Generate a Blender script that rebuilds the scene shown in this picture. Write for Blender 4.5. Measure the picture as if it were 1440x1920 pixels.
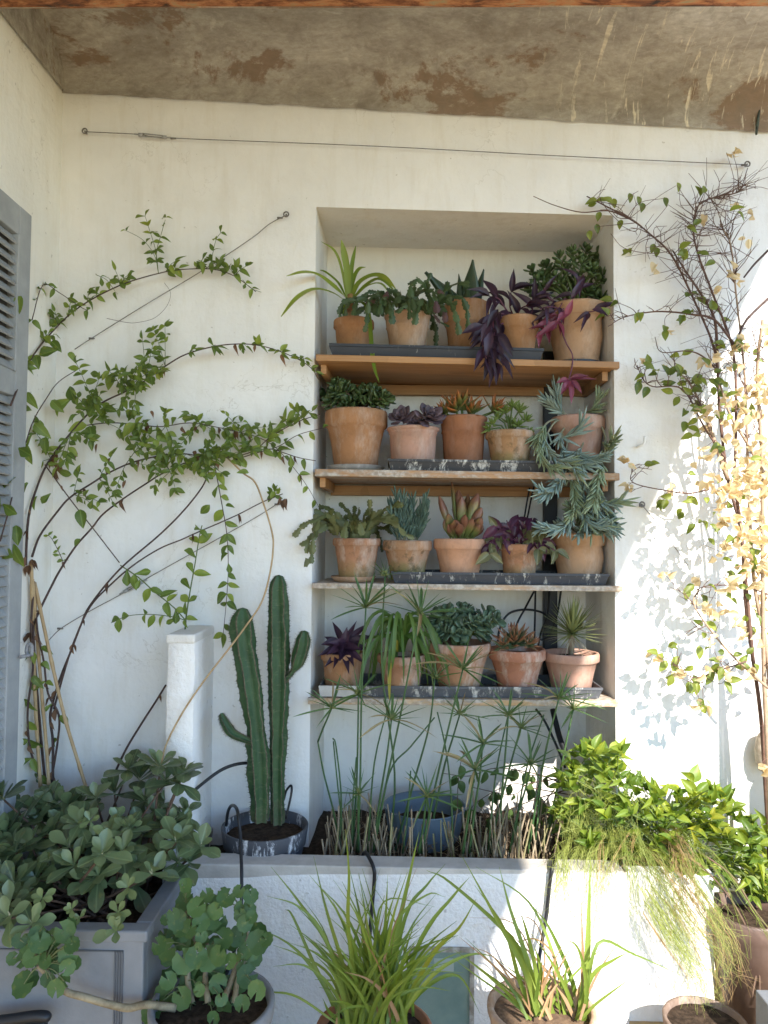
import bpy, math, random
from mathutils import Vector, Matrix, noise as mnoise
R = math.radians
rng = random.Random(7)
scn = bpy.context.scene
for o in list(bpy.data.objects):
    bpy.data.objects.remove(o, do_unlink=True)
COL = scn.collection

# ------------------------------------------------------------------ camera
IW, IH, FPX = 1440, 1920, 1400.0
CAM = Vector((0.0, -2.7, 1.5))
YAW, PITCH, ROLL = R(0.94), R(2.13), R(0.5)
f0 = Vector((-math.sin(YAW), math.cos(YAW), 0)); r0 = Vector((math.cos(YAW), math.sin(YAW), 0)); u0 = Vector((0, 0, 1))
FW = f0*math.cos(PITCH) + u0*math.sin(PITCH)
U1 = u0*math.cos(PITCH) - f0*math.sin(PITCH)
RT = r0*math.cos(ROLL) + U1*math.sin(ROLL)
UP = U1*math.cos(ROLL) - r0*math.sin(ROLL)
cam = bpy.data.cameras.new('camera'); camo = bpy.data.objects.new('camera', cam); COL.objects.link(camo)
cam.sensor_fit = 'VERTICAL'; cam.sensor_height = 24.0; cam.lens = 24.0*FPX/IH
cam.clip_start = 0.02; cam.clip_end = 2000
camo.matrix_world = Matrix(((RT.x, UP.x, -FW.x, CAM.x), (RT.y, UP.y, -FW.y, CAM.y), (RT.z, UP.z, -FW.z, CAM.z), (0, 0, 0, 1)))
scn.camera = camo

# ------------------------------------------------------------------ light
SUN = Vector((-0.36, 1.0, -0.80)).normalized()      # direction the light travels
elev = math.asin(-SUN.z)
w = bpy.data.worlds.new('World'); scn.world = w; w.use_nodes = True
nt = w.node_tree; nt.nodes.clear()
sky = nt.nodes.new('ShaderNodeTexSky'); sky.sky_type = 'NISHITA'; sky.sun_disc = False
sky.sun_elevation = elev
sky.air_density = 1.0; sky.dust_density = 0.0; sky.ozone_density = 3.5
sky.sun_rotation = math.atan2(-SUN.x, -SUN.y)
bg = nt.nodes.new('ShaderNodeBackground'); bg.inputs[1].default_value = 0.15
out = nt.nodes.new('ShaderNodeOutputWorld')
nt.links.new(sky.outputs[0], bg.inputs[0]); nt.links.new(bg.outputs[0], out.inputs[0])
sl = bpy.data.lights.new('sun', 'SUN'); sl.energy = 3.5; sl.angle = R(0.53); sl.color = (1.0, 0.93, 0.84)
so = bpy.data.objects.new('sun', sl); COL.objects.link(so)
so.rotation_euler = SUN.to_track_quat('-Z', 'Y').to_euler(); so.location = (3, -6, 6)
scn.view_settings.view_transform = 'Standard'; scn.view_settings.look = 'None'
scn.view_settings.gamma = 1.0; scn.view_settings.use_curve_mapping = False
scn.view_settings.exposure = 1.88
scn.cycles.max_bounces = 8; scn.cycles.diffuse_bounces = 6; scn.cycles.transmission_bounces = 4; scn.cycles.transparent_max_bounces = 6
scn.cycles.use_denoising = True

# ------------------------------------------------------------------ helpers
def P(px, py, Y):
    "point of the place seen at photo pixel (px, py) on the plane y = Y"
    d = FW + RT*((px-IW/2)/FPX) + UP*((IH/2-py)/FPX)
    return CAM + d*((Y-CAM.y)/d.y)
def PXX(px, py, X):
    d = FW + RT*((px-IW/2)/FPX) + UP*((IH/2-py)/FPX)
    return CAM + d*((X-CAM.x)/d.x)
def PZ(px, py, Z):
    d = FW + RT*((px-IW/2)/FPX) + UP*((IH/2-py)/FPX)
    return CAM + d*((Z-CAM.z)/d.z)
def S(Y): return (Y-CAM.y)/FPX          # metres per photo pixel at depth Y
def V(*a): return Vector(a)
def jit(s): return Vector((rng.uniform(-s, s), rng.uniform(-s, s), rng.uniform(-s, s)))
def lerp(a, b, t): return a+(b-a)*t

def link(o, parent=None, rootloc=None):
    COL.objects.link(o)
    if parent is not None: o.parent = parent
    return o
def tag(o, label, cat, group=None, kind=None):
    if label: o['label'] = label
    if cat: o['category'] = cat
    if group: o['group'] = group
    if kind: o['kind'] = kind
    return o
def thing(name, label, cat, loc=(0, 0, 0), group=None):
    o = bpy.data.objects.new(name, None); o.empty_display_size = 0.05
    o.location = loc; COL.objects.link(o)
    return tag(o, label, cat, group)
def wloc(o):
    v = Vector((0, 0, 0))
    while o is not None:
        v = v + o.location; o = o.parent
    return v

class MB:
    def __init__(s): s.v = []; s.f = []; s.m = []; s.sm = []
    def quad_strip(s, rows, closed=False, mi=0, smooth=True):
        b = len(s.v); n = len(rows[0])
        for r in rows: s.v += [tuple(p) for p in r]
        for i in range(len(rows)-1):
            for j in range(n if closed else n-1):
                k = (j+1) % n
                s.f.append((b+i*n+j, b+i*n+k, b+(i+1)*n+k, b+(i+1)*n+j)); s.m.append(mi); s.sm.append(smooth)
    def face(s, pts, mi=0, smooth=False):
        b = len(s.v); s.v += [tuple(p) for p in pts]; s.f.append(tuple(range(b, b+len(pts)))); s.m.append(mi); s.sm.append(smooth)
    def hexa(s, p, mi=0):
        "p: 8 points, bottom loop 0-3 then top loop 4-7"
        b = len(s.v); s.v += [tuple(q) for q in p]
        for q in ((3, 2, 1, 0), (4, 5, 6, 7), (0, 1, 5, 4), (1, 2, 6, 5), (2, 3, 7, 6), (3, 0, 4, 7)):
            s.f.append(tuple(b+i for i in q)); s.m.append(mi); s.sm.append(False)
    def box(s, a, c, mi=0):
        (x0, y0, z0), (x1, y1, z1) = a, c
        s.hexa([(x0, y0, z0), (x1, y0, z0), (x1, y1, z0), (x0, y1, z0), (x0, y0, z1), (x1, y0, z1), (x1, y1, z1), (x0, y1, z1)], mi)
    def tube(s, pts, rad, n=5, mi=0, cap=True):
        pts = [Vector(p) for p in pts]
        if not isinstance(rad, (list, tuple)): rad = [rad]*len(pts)
        up = None; rows = []
        for i, p in enumerate(pts):
            t = (pts[min(i+1, len(pts)-1)]-pts[max(i-1, 0)])
            if t.length < 1e-9: t = Vector((0, 0, 1))
            t.normalize()
            if up is None:
                up = t.orthogonal().normalized()
            up = (up - t*up.dot(t))
            if up.length < 1e-6: up = t.orthogonal()
            up.normalize(); sd = t.cross(up)
            rows.append([p + (up*math.cos(2*math.pi*k/n) + sd*math.sin(2*math.pi*k/n))*rad[i] for k in range(n)])
        b = len(s.v)
        s.quad_strip(rows, True, mi)
        if cap:
            m = len(rows)
            s.f.append(tuple(b+k for k in range(n))[::-1]); s.m.append(mi); s.sm.append(False)
            s.f.append(tuple(b+(m-1)*n+k for k in range(n))); s.m.append(mi); s.sm.append(False)
    def lathe(s, prof, c, n=28, mi=0, wob=0.0):
        rows = []
        for (r, z) in prof:
            rows.append([(c[0]+r*math.cos(2*math.pi*k/n)*(1+wob*math.sin(3*k+z*40)), c[1]+r*math.sin(2*math.pi*k/n)*(1+wob*math.cos(2*k+z*30)), c[2]+z) for k in range(n)])
        s.quad_strip(rows, True, mi)
    def disc(s, c, r, z, n=20, mi=0):
        s.face([(c[0]+r*math.cos(2*math.pi*k/n), c[1]+r*math.sin(2*math.pi*k/n), z) for k in range(n)], mi, False)
    def ribbon(s, pts, wid, nrm, fold=0.0, mi=0):
        "blade with a midrib; nrm = way it faces"
        rows = []
        pts = [Vector(p) for p in pts]
        for i, p in enumerate(pts):
            t = pts[min(i+1, len(pts)-1)]-pts[max(i-1, 0)]
            t.normalize(); sd = t.cross(nrm)
            if sd.length < 1e-4: sd = t.orthogonal()
            sd.normalize(); nn = sd.cross(t)
            rows.append([p-sd*wid[i]*.5 + nn*fold*wid[i], p, p+sd*wid[i]*.5 + nn*fold*wid[i]])
        s.quad_strip(rows, False, mi)
    def mesh(s, name, mats):
        me = bpy.data.meshes.new(name); me.from_pydata(s.v, [], s.f)
        for m in (mats if isinstance(mats, (list, tuple)) else [mats]): me.materials.append(m)
        me.polygons.foreach_set('use_smooth', s.sm)
        if any(s.m): me.polygons.foreach_set('material_index', s.m)
        me.update(); return me
    def build(s, name, mats, parent=None, bevel=0.0):
        "world coordinates in, one mesh object out (under its parent)"
        if parent is not None:
            o0 = wloc(parent); s.v = [(x-o0.x, y-o0.y, z-o0.z) for x, y, z in s.v]
        o = bpy.data.objects.new(name, s.mesh(name, mats)); link(o, parent)
        if bevel > 0:
            bv = o.modifiers.new('bevel', 'BEVEL'); bv.width = bevel; bv.segments = 2; bv.limit_method = 'ANGLE'; bv.angle_limit = R(40)
        return o

def crom(pts, per=5):
    "Catmull-Rom through the points"
    pts = [Vector(p) for p in pts]
    q = [pts[0]*2-pts[1]] + pts + [pts[-1]*2-pts[-2]]
    o = []
    for i in range(1, len(q)-2):
        a, b, c, d = q[i-1], q[i], q[i+1], q[i+2]
        for k in range(per):
            t = k/per
            o.append(0.5*((2*b) + (c-a)*t + (2*a-5*b+4*c-d)*t*t + (3*b-a-3*c+d)*t**3))
    o.append(pts[-1]); return o
def trace(px, Y0, Y1=None, per=5, wob=0.0):
    "curve through photo pixels, from depth Y0 to depth Y1"
    if Y1 is None: Y1 = Y0
    n = len(px)
    return crom([P(q[0], q[1], (q[2] if len(q) > 2 else lerp(Y0, Y1, i/max(1, n-1)))+rng.uniform(-wob, wob)) for i, q in enumerate(px)], per)

def frame(pos, d, nrm, L, W, T=1.0):
    d = Vector(d).normalized(); x = d.cross(Vector(nrm))
    if x.length < 1e-4: x = d.orthogonal()
    x.normalize(); z = x.cross(d)
    return Matrix(((x.x*W, d.x*L, z.x*T, pos[0]), (x.y*W, d.y*L, z.y*T, pos[1]), (x.z*W, d.z*L, z.z*T, pos[2]), (0, 0, 0, 1)))

class Bag:
    "leaves of one plant: up to `limit` are parts of their own, the rest one joined mass"
    def __init__(s, parent, name, limit=300): s.p = parent; s.n = name; s.lim = limit; s.it = []
    def add(s, me, M, size=None): s.it.append((M.to_3x3().col[1].length if size is None else size, me, M))
    def flush(s):
        s.it.sort(key=lambda a: -a[0]); o0 = wloc(s.p); T = Matrix.Translation(-o0)
        for _, me, M in s.it[:s.lim]:
            o = bpy.data.objects.new(s.n, me); COL.objects.link(o); o.parent = s.p; o.matrix_basis = T @ M
        rest = s.it[s.lim:]
        if rest:
            vs, fs, ms, mats = [], [], [], []
            for _, me, M in rest:
                b = len(vs); TM = T @ M
                vs += [tuple(TM @ v.co) for v in me.vertices]
                if me.materials[0] not in mats: mats.append(me.materials[0])
                k = mats.index(me.materials[0])
                for p in me.polygons: fs.append(tuple(b+i for i in p.vertices)); ms.append(k)
            m2 = bpy.data.meshes.new('foliage_mass'); m2.from_pydata(vs, [], fs)
            for m in mats: m2.materials.append(m)
            m2.polygons.foreach_set('material_index', ms); m2.polygons.foreach_set('use_smooth', [True]*len(fs)); m2.update()
            o = bpy.data.objects.new('foliage_mass', m2); link(o, s.p); o['kind'] = 'stuff'

# ------------------------------------------------------------------ materials
def newmat(name):
    m = bpy.data.materials.new(name); m.use_nodes = True
    t = m.node_tree; t.nodes.clear()
    o = t.nodes.new('ShaderNodeOutputMaterial'); b = t.nodes.new('ShaderNodeBsdfPrincipled')
    t.links.new(b.outputs[0], o.inputs[0]); return m, t, b, o
def N(t, kind, **kw):
    n = t.nodes.new(kind)
    for k, v in kw.items(): setattr(n, k, v)
    return n
def noise(t, scale, detail=4, rough=0.55, coord=None, sc=None, dist=0.0):
    n = N(t, 'ShaderNodeTexNoise'); n.inputs['Scale'].default_value = scale; n.inputs['Detail'].default_value = detail
    n.inputs['Roughness'].default_value = rough; n.inputs['Distortion'].default_value = dist
    if coord is not None:
        if sc is not None:
            mp = N(t, 'ShaderNodeMapping'); mp.inputs['Scale'].default_value = sc; t.links.new(coord, mp.inputs[0]); coord = mp.outputs[0]
        t.links.new(coord, n.inputs['Vector'])
    return n.outputs['Fac']
def ramp(t, fac, stops):
    r = N(t, 'ShaderNodeValToRGB'); e = r.color_ramp.elements
    while len(e) < len(stops): e.new(0.5)
    for i, (p, c) in enumerate(stops):
        e[i].position = p; e[i].color = (c, c, c, 1) if not isinstance(c, (tuple, list)) else (*c, 1)
    t.links.new(fac, r.inputs[0]); return r.outputs[0]
def mix(t, fac, a, b):
    n = N(t, 'ShaderNodeMix', data_type='RGBA')
    for s, v in ((n.inputs[0], fac), (n.inputs[6], a), (n.inputs[7], b)):
        if hasattr(v, 'is_linked') or hasattr(v, 'links'): t.links.new(v, s)
        elif isinstance(v, (tuple, list)): s.default_value = (*v, 1)
        else: s.default_value = v
    return n.outputs[2]
def bump(t, b, h, st=0.3, dist=0.01, prev=None):
    n = N(t, 'ShaderNodeBump'); n.inputs['Strength'].default_value = st; n.inputs['Distance'].default_value = dist
    t.links.new(h, n.inputs['Height'])
    if prev is not None: t.links.new(prev, n.inputs['Normal'])
    t.links.new(n.outputs[0], b.inputs['Normal']); return n.outputs[0]
def pos(t): return N(t, 'ShaderNodeNewGeometry').outputs['Position']
def oc(t): return N(t, 'ShaderNodeTexCoord').outputs['Object']
def math_(t, op, a, b=None):
    n = N(t, 'ShaderNodeMath', operation=op)
    for i, v in enumerate((a, b)):
        if v is None: continue
        if isinstance(v, (int, float)): n.inputs[i].default_value = v
        else: t.links.new(v, n.inputs[i])
    return n.outputs[0]

def m_plain(name, c, rough=0.6, c2=None, sc=20, bst=0.0, spec=0.4, bsc=80):
    m, t, b, o = newmat(name); g = pos(t)
    b.inputs['Roughness'].default_value = rough; b.inputs['Specular IOR Level'].default_value = spec
    if c2: t.links.new(mix(t, ramp(t, noise(t, sc, 5, .6, g), [(.35, 0.), (.65, 1.)]), c, c2), b.inputs[0])
    else: b.inputs[0].default_value = (*c, 1)
    if bst: bump(t, b, noise(t, bsc, 4, .6, g), bst, .004)
    return m

def m_wall(name, c=(.80, .795, .78), rough_plaster=0.3, fine=60, dirt=0.5):
    m, t, b, o = newmat(name); g = pos(t)
    b.inputs['Roughness'].default_value = .85; b.inputs['Specular IOR Level'].default_value = .2
    d = tuple(x*.93 for x in c); st = (c[0]*.80, c[1]*.76, c[2]*.68)
    base = mix(t, ramp(t, noise(t, 3.1, 6, .62, g), [(.38, 0.), (.62, 1.)]), d, c)
    streak = ramp(t, noise(t, 5, 6, .7, g, (3.0, 3.0, .45)), [(.50, 0.), (.74, 1.)])
    base = mix(t, math_(t, 'MULTIPLY', streak, dirt), base, st)
    blot = ramp(t, noise(t, 1.6, 7, .7, g, None, .4), [(.52, 0.), (.72, 1.)])
    base = mix(t, math_(t, 'MULTIPLY', blot, dirt*.8), base, (c[0]*.84, c[1]*.82, c[2]*.77))
    hair = ramp(t, noise(t, 2.4, 6, .6, g, None, .5), [(.4965, 0.), (.4995, 1.), (.5005, 1.), (.5035, 0.)])
    hair = math_(t, 'MULTIPLY', hair, ramp(t, noise(t, 1.1, 2, .5, g), [(.52, 0.), (.60, 1.)]))
    base = mix(t, math_(t, 'MULTIPLY', hair, .4), base, (.40, .37, .32))
    chip = ramp(t, noise(t, 15, 6, .75, g), [(.70, 0.), (.73, 1.)])
    base = mix(t, math_(t, 'MULTIPLY', chip, dirt*.7), base, (.50, .46, .40))
    spk = ramp(t, noise(t, 46, 2, .5, g), [(.72, 0.), (.75, 1.)])
    base = mix(t, math_(t, 'MULTIPLY', spk, .55), base, (.36, .33, .29))
    t.links.new(base, b.inputs[0])
    a = bump(t, b, noise(t, 7, 5, .55, g), .5, .02)
    a = bump(t, b, noise(t, fine, 4, .6, g), rough_plaster, .006, a)
    bump(t, b, spk, .25, .004, a)
    return m

def m_terra(name, c, stain=0.3, moss=0.0, dark=0.25, pale=(.60, .52, .45)):
    m, t, b, o = newmat(name); g = oc(t)
    b.inputs['Roughness'].default_value = .92; b.inputs['Specular IOR Level'].default_value = .2
    c1 = mix(t, ramp(t, noise(t, 9, 5, .6, g), [(.3, 0.), (.7, 1.)]), tuple(x*(1-dark) for x in c), c)
    c1 = mix(t, math_(t, 'MULTIPLY', ramp(t, noise(t, 13, 6, .7, g, (1, 1, .35)), [(.5, 0.), (.68, 1.)]), stain), c1, pale)
    dirt = ramp(t, noise(t, 22, 7, .75, g, (1, 1, .5), .5), [(.46, 0.), (.66, 1.)])
    c1 = mix(t, math_(t, 'MULTIPLY', dirt, .38), c1, tuple(x*.38 for x in c))
    if moss > 0:
        z = N(t, 'ShaderNodeSeparateXYZ'); t.links.new(N(t, 'ShaderNodeTexCoord').outputs['Generated'], z.inputs[0])
        lo = ramp(t, math_(t, 'ADD', z.outputs[2], math_(t, 'MULTIPLY', noise(t, 18, 4, .7, g), .5)), [(.35, 1.), (.75, 0.)])
        c1 = mix(t, math_(t, 'MULTIPLY', lo, moss), c1, (.16, .19, .055))
        dk = ramp(t, noise(t, 20, 5, .7, g), [(.52, 0.), (.62, 1.)])
        c1 = mix(t, math_(t, 'MULTIPLY', dk, moss*.7), c1, (.07, .06, .035))
    t.links.new(c1, b.inputs[0]); bump(t, b, noise(t, 90, 4, .65, g), .35, .003)
    return m

def m_leaf(name, c, c2, rough=.45, trans=.3, spec=.45, vein=.0, edge=None, nsc=14):
    m, t, b, o = newmat(name)
    oi = N(t, 'ShaderNodeObjectInfo'); g = oc(t)
    f = math_(t, 'ADD', math_(t, 'MULTIPLY', oi.outputs['Random'], .75), math_(t, 'MULTIPLY', noise(t, nsc*.15, 3, .6, pos(t)), .35))
    col = mix(t, ramp(t, f, [(.12, 0.), (.92, 1.)]), c, c2)
    sep = N(t, 'ShaderNodeSeparateXYZ'); t.links.new(g, sep.inputs[0])
    if edge is not None:
        e = ramp(t, math_(t, 'ADD', sep.outputs[1], math_(t, 'MULTIPLY', oi.outputs['Random'], .5)), [(.62, 0.), (1.42, 1.)])
        col = mix(t, e, col, edge)
    if vein > 0:
        ax = math_(t, 'ABSOLUTE', sep.outputs[0])
        col = mix(t, math_(t, 'MULTIPLY', ramp(t, ax, [(.0, 1.), (.07, 0.)]), vein), col, tuple(min(1, x*2.0+.02) for x in c2))
    bl = N(t, 'ShaderNodeTexNoise', noise_dimensions='4D'); bl.inputs['Scale'].default_value = 3.2; bl.inputs['Detail'].default_value = 5; t.links.new(g, bl.inputs['Vector'])
    t.links.new(math_(t, 'MULTIPLY', oi.outputs['Random'], 40.0), bl.inputs['W'])
    col = mix(t, math_(t, 'MULTIPLY', ramp(t, bl.outputs['Fac'], [(.58, 0.), (.72, 1.)]), .55), col, (c2[0]*1.5+.03, c2[1]*1.05+.015, c2[2]*.7+.005))
    t.links.new(col, b.inputs[0]); b.inputs['Roughness'].default_value = rough; b.inputs['Specular IOR Level'].default_value = spec
    bump(t, b, noise(t, nsc, 4, .6, g), .12, .01)
    if trans > 0:
        tr = N(t, 'ShaderNodeBsdfTranslucent'); mx = N(t, 'ShaderNodeMixShader'); mx.inputs[0].default_value = trans
        hs = N(t, 'ShaderNodeHueSaturation'); hs.inputs['Saturation'].default_value = 1.1; hs.inputs['Value'].default_value = 1.5
        t.links.new(col, hs.inputs['Color']); t.links.new(hs.outputs[0], tr.inputs[0])
        t.links.new(b.outputs[0], mx.inputs[1]); t.links.new(tr.outputs[0], mx.inputs[2]); t.links.new(mx.outputs[0], o.inputs[0])
    return m

def m_wood(name, c, c2, weather=0.0, axis=0):
    m, t, b, o = newmat(name); g = oc(t)
    sc = [14, 14, 60]; sc[axis] = 1.2
    gr = noise(t, 3.0, 6, .65, g, tuple(sc), .4)
    stv = N(t, 'ShaderNodeTexVoronoi'); stv.inputs['Scale'].default_value = 1.0
    mp = N(t, 'ShaderNodeMapping'); mp.inputs['Scale'].default_value = (2.6, 22, 1); t.links.new(g, mp.inputs[0]); t.links.new(mp.outputs[0], stv.inputs['Vector'])
    base = mix(t, ramp(t, gr, [(.3, 0.), (.7, 1.)]), c, c2)
    sp = N(t, 'ShaderNodeSeparateColor'); t.links.new(stv.outputs['Color'], sp.inputs[0])
    base = mix(t, math_(t, 'MULTIPLY', sp.outputs[0], .45), base, tuple(x*.45 for x in c))
    if weather > 0:
        wf = ramp(t, noise(t, 5, 6, .7, g, (1.5, 6, 6)), [(.60-.3*weather, 0.), (.72-.25*weather, 1.)])
        grey = mix(t, ramp(t, noise(t, 60, 3, .6, g), [(.4, 0.), (.6, 1.)]), (.27, .245, .21), (.50, .47, .42))
        base = mix(t, math_(t, 'MULTIPLY', wf, .85), base, grey)
    t.links.new(base, b.inputs[0]); b.inputs['Roughness'].default_value = .62
    bump(t, b, gr, .25, .004); return m

def m_tray(name, c, peel=0.5, pale=(.52, .50, .45)):
    m, t, b, o = newmat(name); g = pos(t)
    f = ramp(t, noise(t, 26, 8, .75, g, (1, 1, .28), .3), [(.66-.28*peel, 0.), (.72-.26*peel, 1.)])
    f = math_(t, 'MULTIPLY', f, ramp(t, noise(t, 60, 4, .7, g), [(.30, .25), (.55, 1.)]))
    base = mix(t, f, mix(t, noise(t, 16, 4, .6, g), c, tuple(x*1.9 for x in c)), pale)
    t.links.new(base, b.inputs[0]); b.inputs['Roughness'].default_value = .6; bump(t, b, f, .3, .002)
    return m

def m_ceiling(name):
    m, t, b, o = newmat(name); g = pos(t)
    b.inputs['Roughness'].default_value = .9; b.inputs['Specular IOR Level'].default_value = .15
    n1 = noise(t, 2.2, 9, .72, g, (.8, 1.4, 1.4), .45)
    base = ramp(t, n1, [(.28, (.22, .195, .165)), (.44, (.38, .355, .315)), (.58, (.53, .505, .455)), (.74, (.70, .68, .63))])
    # brown damp patches with fairly sharp edges
    p = ramp(t, noise(t, 1.9, 8, .70, g, (1, 1.5, 1.5), .25), [(.545, 0.), (.585, 1.)])
    base = mix(t, math_(t, 'MULTIPLY', p, .75), base, (.215, .128, .075))
    # chalky drips running across the curve
    d = ramp(t, noise(t, 42, 5, .65, g, (1, .12, .12), .9), [(.585, 0.), (.63, 1.)])
    sx = N(t, 'ShaderNodeSeparateXYZ'); t.links.new(g, sx.inputs[0])
    zone = ramp(t, math_(t, 'ADD', sx.outputs[0], math_(t, 'MULTIPLY', noise(t, 3, 3, .6, g), .7)), [(.75, 0.), (1.25, 1.)])
    base = mix(t, math_(t, 'MULTIPLY', math_(t, 'MULTIPLY', d, zone), .85), base, (.80, .74, .60))
    mid = noise(t, 11, 8, .75, g, (1, 1.5, 1.5), .6)
    base = mix(t, ramp(t, mid, [(.34, .5), (.50, 0.)]), base, (.20, .17, .14))
    base = mix(t, ramp(t, mid, [(.56, 0.), (.70, .55)]), base, (.72, .69, .62))
    fine = noise(t, 70, 5, .7, g, (.5, 1, 1))
    base = mix(t, ramp(t, fine, [(.3, .4), (.7, 0.)]), base, (.17, .135, .10))
    t.links.new(base, b.inputs[0])
    a = bump(t, b, n1, .5, .03); bump(t, b, fine, .4, .006, a); return m

def m_rust(name):
    m, t, b, o = newmat(name); g = pos(t)
    base = ramp(t, noise(t, 9, 7, .7, g, (1, 3, 3), .4), [(.34, (.035, .022, .018)), (.44, (.20, .07, .028)), (.55, (.46, .20, .085)), (.66, (.30, .27, .15)), (.74, (.07, .05, .04))])
    t.links.new(base, b.inputs[0]); b.inputs['Roughness'].default_value = .85
    bump(t, b, noise(t, 50, 5, .7, g), .6, .005); return m

MW = m_wall('white_limewash')
MWR = m_wall('white_roughcast', (.80, .79, .775), .75, 75, .45)
MCAP = m_plain('bare_cement', (.42, .39, .35), .9, (.55, .52, .48), 12, .4)
MCEIL = m_ceiling('stained_plaster'); MRUST = m_rust('rusted_steel')
MSOIL = m_plain('soil', (.028, .020, .014), .95, (.075, .052, .036), 60, .9, .1, 140)
MBLK = m_plain('black_hose', (.012, .013, .016), .45)
MWIRE = m_plain('dull_steel', (.20, .19, .18), .5, (.10, .09, .08), 60)
MSTEM = m_plain('brown_bark', (.075, .045, .032), .8, (.14, .085, .055), 40, .4)
MDARKSTEM = m_plain('dark_bark', (.045, .028, .026), .75, (.09, .055, .045), 40, .4)
MGSTEM = m_plain('green_stem', (.075, .12, .03), .6, (.12, .16, .05), 30)
MTAN = m_plain('tan_cane', (.34, .23, .115), .6, (.46, .33, .18), 25, .2)
MSTRAW = m_plain('dry_straw', (.20, .15, .095), .85, (.36, .29, .20), 30, .3)
# ------------------------------------------------------------------ setting
XL = P(115, 300, 0).x            # left wall plane
def sheet(name, x0, x1, y0, y1, z, mat):
    b = MB(); b.face([(x0, y0, z), (x1, y0, z), (x1, y1, z), (x0, y1, z)]); o = b.build(name, mat); o['kind'] = 'structure'; return o
sheet('ground', -400, 400, -400, 400, -0.008, m_plain('dry_lawn', (.25, .195, .055), .95, (.34, .27, .09), 3, .4))
sheet('terrace', -6, 9, -9, 0.5, 0.0, m_plain('sandy_paving', (.29, .20, .095), .9, (.35, .255, .13), 2.5, .3))

# niche corners (front on the wall plane, back at the niche depth)
ND = 0.37
ntl, ntr = P(593, 388, 0), P(1150, 404, 0)
nbl, nbr = P(578, 1640, 0), P(1156, 1640, 0)
qtl, qtr = P(614, 462, ND), P(1094, 474, ND)
qbl, qbr = P(606, 1560, ND), P(1100, 1560, ND)
ZB = 0.30
for p in (nbl, nbr): p.z = ZB
for p in (qbl, qbr): p.z = ZB
XR = 3.2; ZT = 3.42
wall = thing('house_wall', 'white limewashed house wall with a deep shelved niche', 'wall', (0, 0, 0))
wm = MB()
def patch(b, c00, c10, c11, c01, nx, nz, amp=0.004, nrm=Vector((0, 1, 0))):
    rows = []
    for j in range(nz+1):
        r = []
        for i in range(nx+1):
            p = lerp(lerp(Vector(c00), Vector(c10), i/nx), lerp(Vector(c01), Vector(c11), i/nx), j/nz)
            e = 1.0 if 0 < i < nx and 0 < j < nz else 0.0
            r.append(p + nrm*(amp*e*mnoise.noise(p*2.3)))
        rows.append(r)
    b.quad_strip(rows)
def P0(x, z): return Vector((x, 0, z))
for (xa0, xa1, za, zb_) in ((nbl.x, nbl.x, -.05, ZB), (nbl.x, ntl.x, ZB, ntl.z), (ntl.x, ntl.x, ntl.z, ZT)):
    patch(wm, P0(XL, za), P0(xa0, za), P0(xa1, zb_), P0(XL, zb_), 6, 8, .0)
for (xa0, xa1, za, zb_) in ((nbr.x, nbr.x, -.05, ZB), (nbr.x, ntr.x, ZB, ntr.z), (ntr.x, ntr.x, ntr.z, ZT)):
    patch(wm, P0(xa0, za), P0(XR, za), P0(XR, zb_), P0(xa1, zb_), 6, 8, .0)
patch(wm, ntl, ntr, P0(ntr.x, ZT), P0(ntl.x, ZT), 14, 8, .0)
patch(wm, P0(nbl.x, -.05), P0(nbr.x, -.05), P0(nbr.x, ZB), P0(nbl.x, ZB), 8, 3, .0)
wm.build('wall_face', MW, wall)
nb = MB()
n3 = Vector((1, 0, 0))
def rim(a, c, aq, cq, n=22, k=3):
    # reveal surface with a slightly uneven, softened front edge
    rows = []
    for j in range(n+1):
        t = j/n; f = lerp(a, c, t); q = lerp(aq, cq, t)
        rows.append([lerp(f, q, s)+Vector((0, 0, 0)) for s in (0, .05, .4, .75, 1)])
    nb.quad_strip(rows)
rim(nbl, ntl, qbl, qtl); rim(ntl, ntr, qtl, qtr); rim(ntr, nbr, qtr, qbr)
patch(nb, qbl, qbr, qtr, qtl, 14, 20, .008)
nb.build('niche_lining', m_wall('niche_limewash', (.77, .75, .705), .3, 55, .6), wall)

lw = thing('side_wall', 'white side wall meeting the house wall at the left corner', 'wall', (XL, 0, 0))
b = MB()
ZJ = P(118, 177, 0).z             # springing of the vault at the corner
patch(b, (XL, -4.6, -.05), (XL, .02, -.05), (XL, .02, ZJ+.03), (XL, -4.6, ZJ+.03), 40, 30, .004, Vector((1, 0, 0)))
b.build('wall_face', m_wall('side_limewash', (.78, .765, .715), .3, 55, .45), lw)
b = MB(); b.box((XL-.25, -4.6, -.05), (XL-.012, .3, 3.5)); b.build('wall_core', MW, lw)

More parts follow.
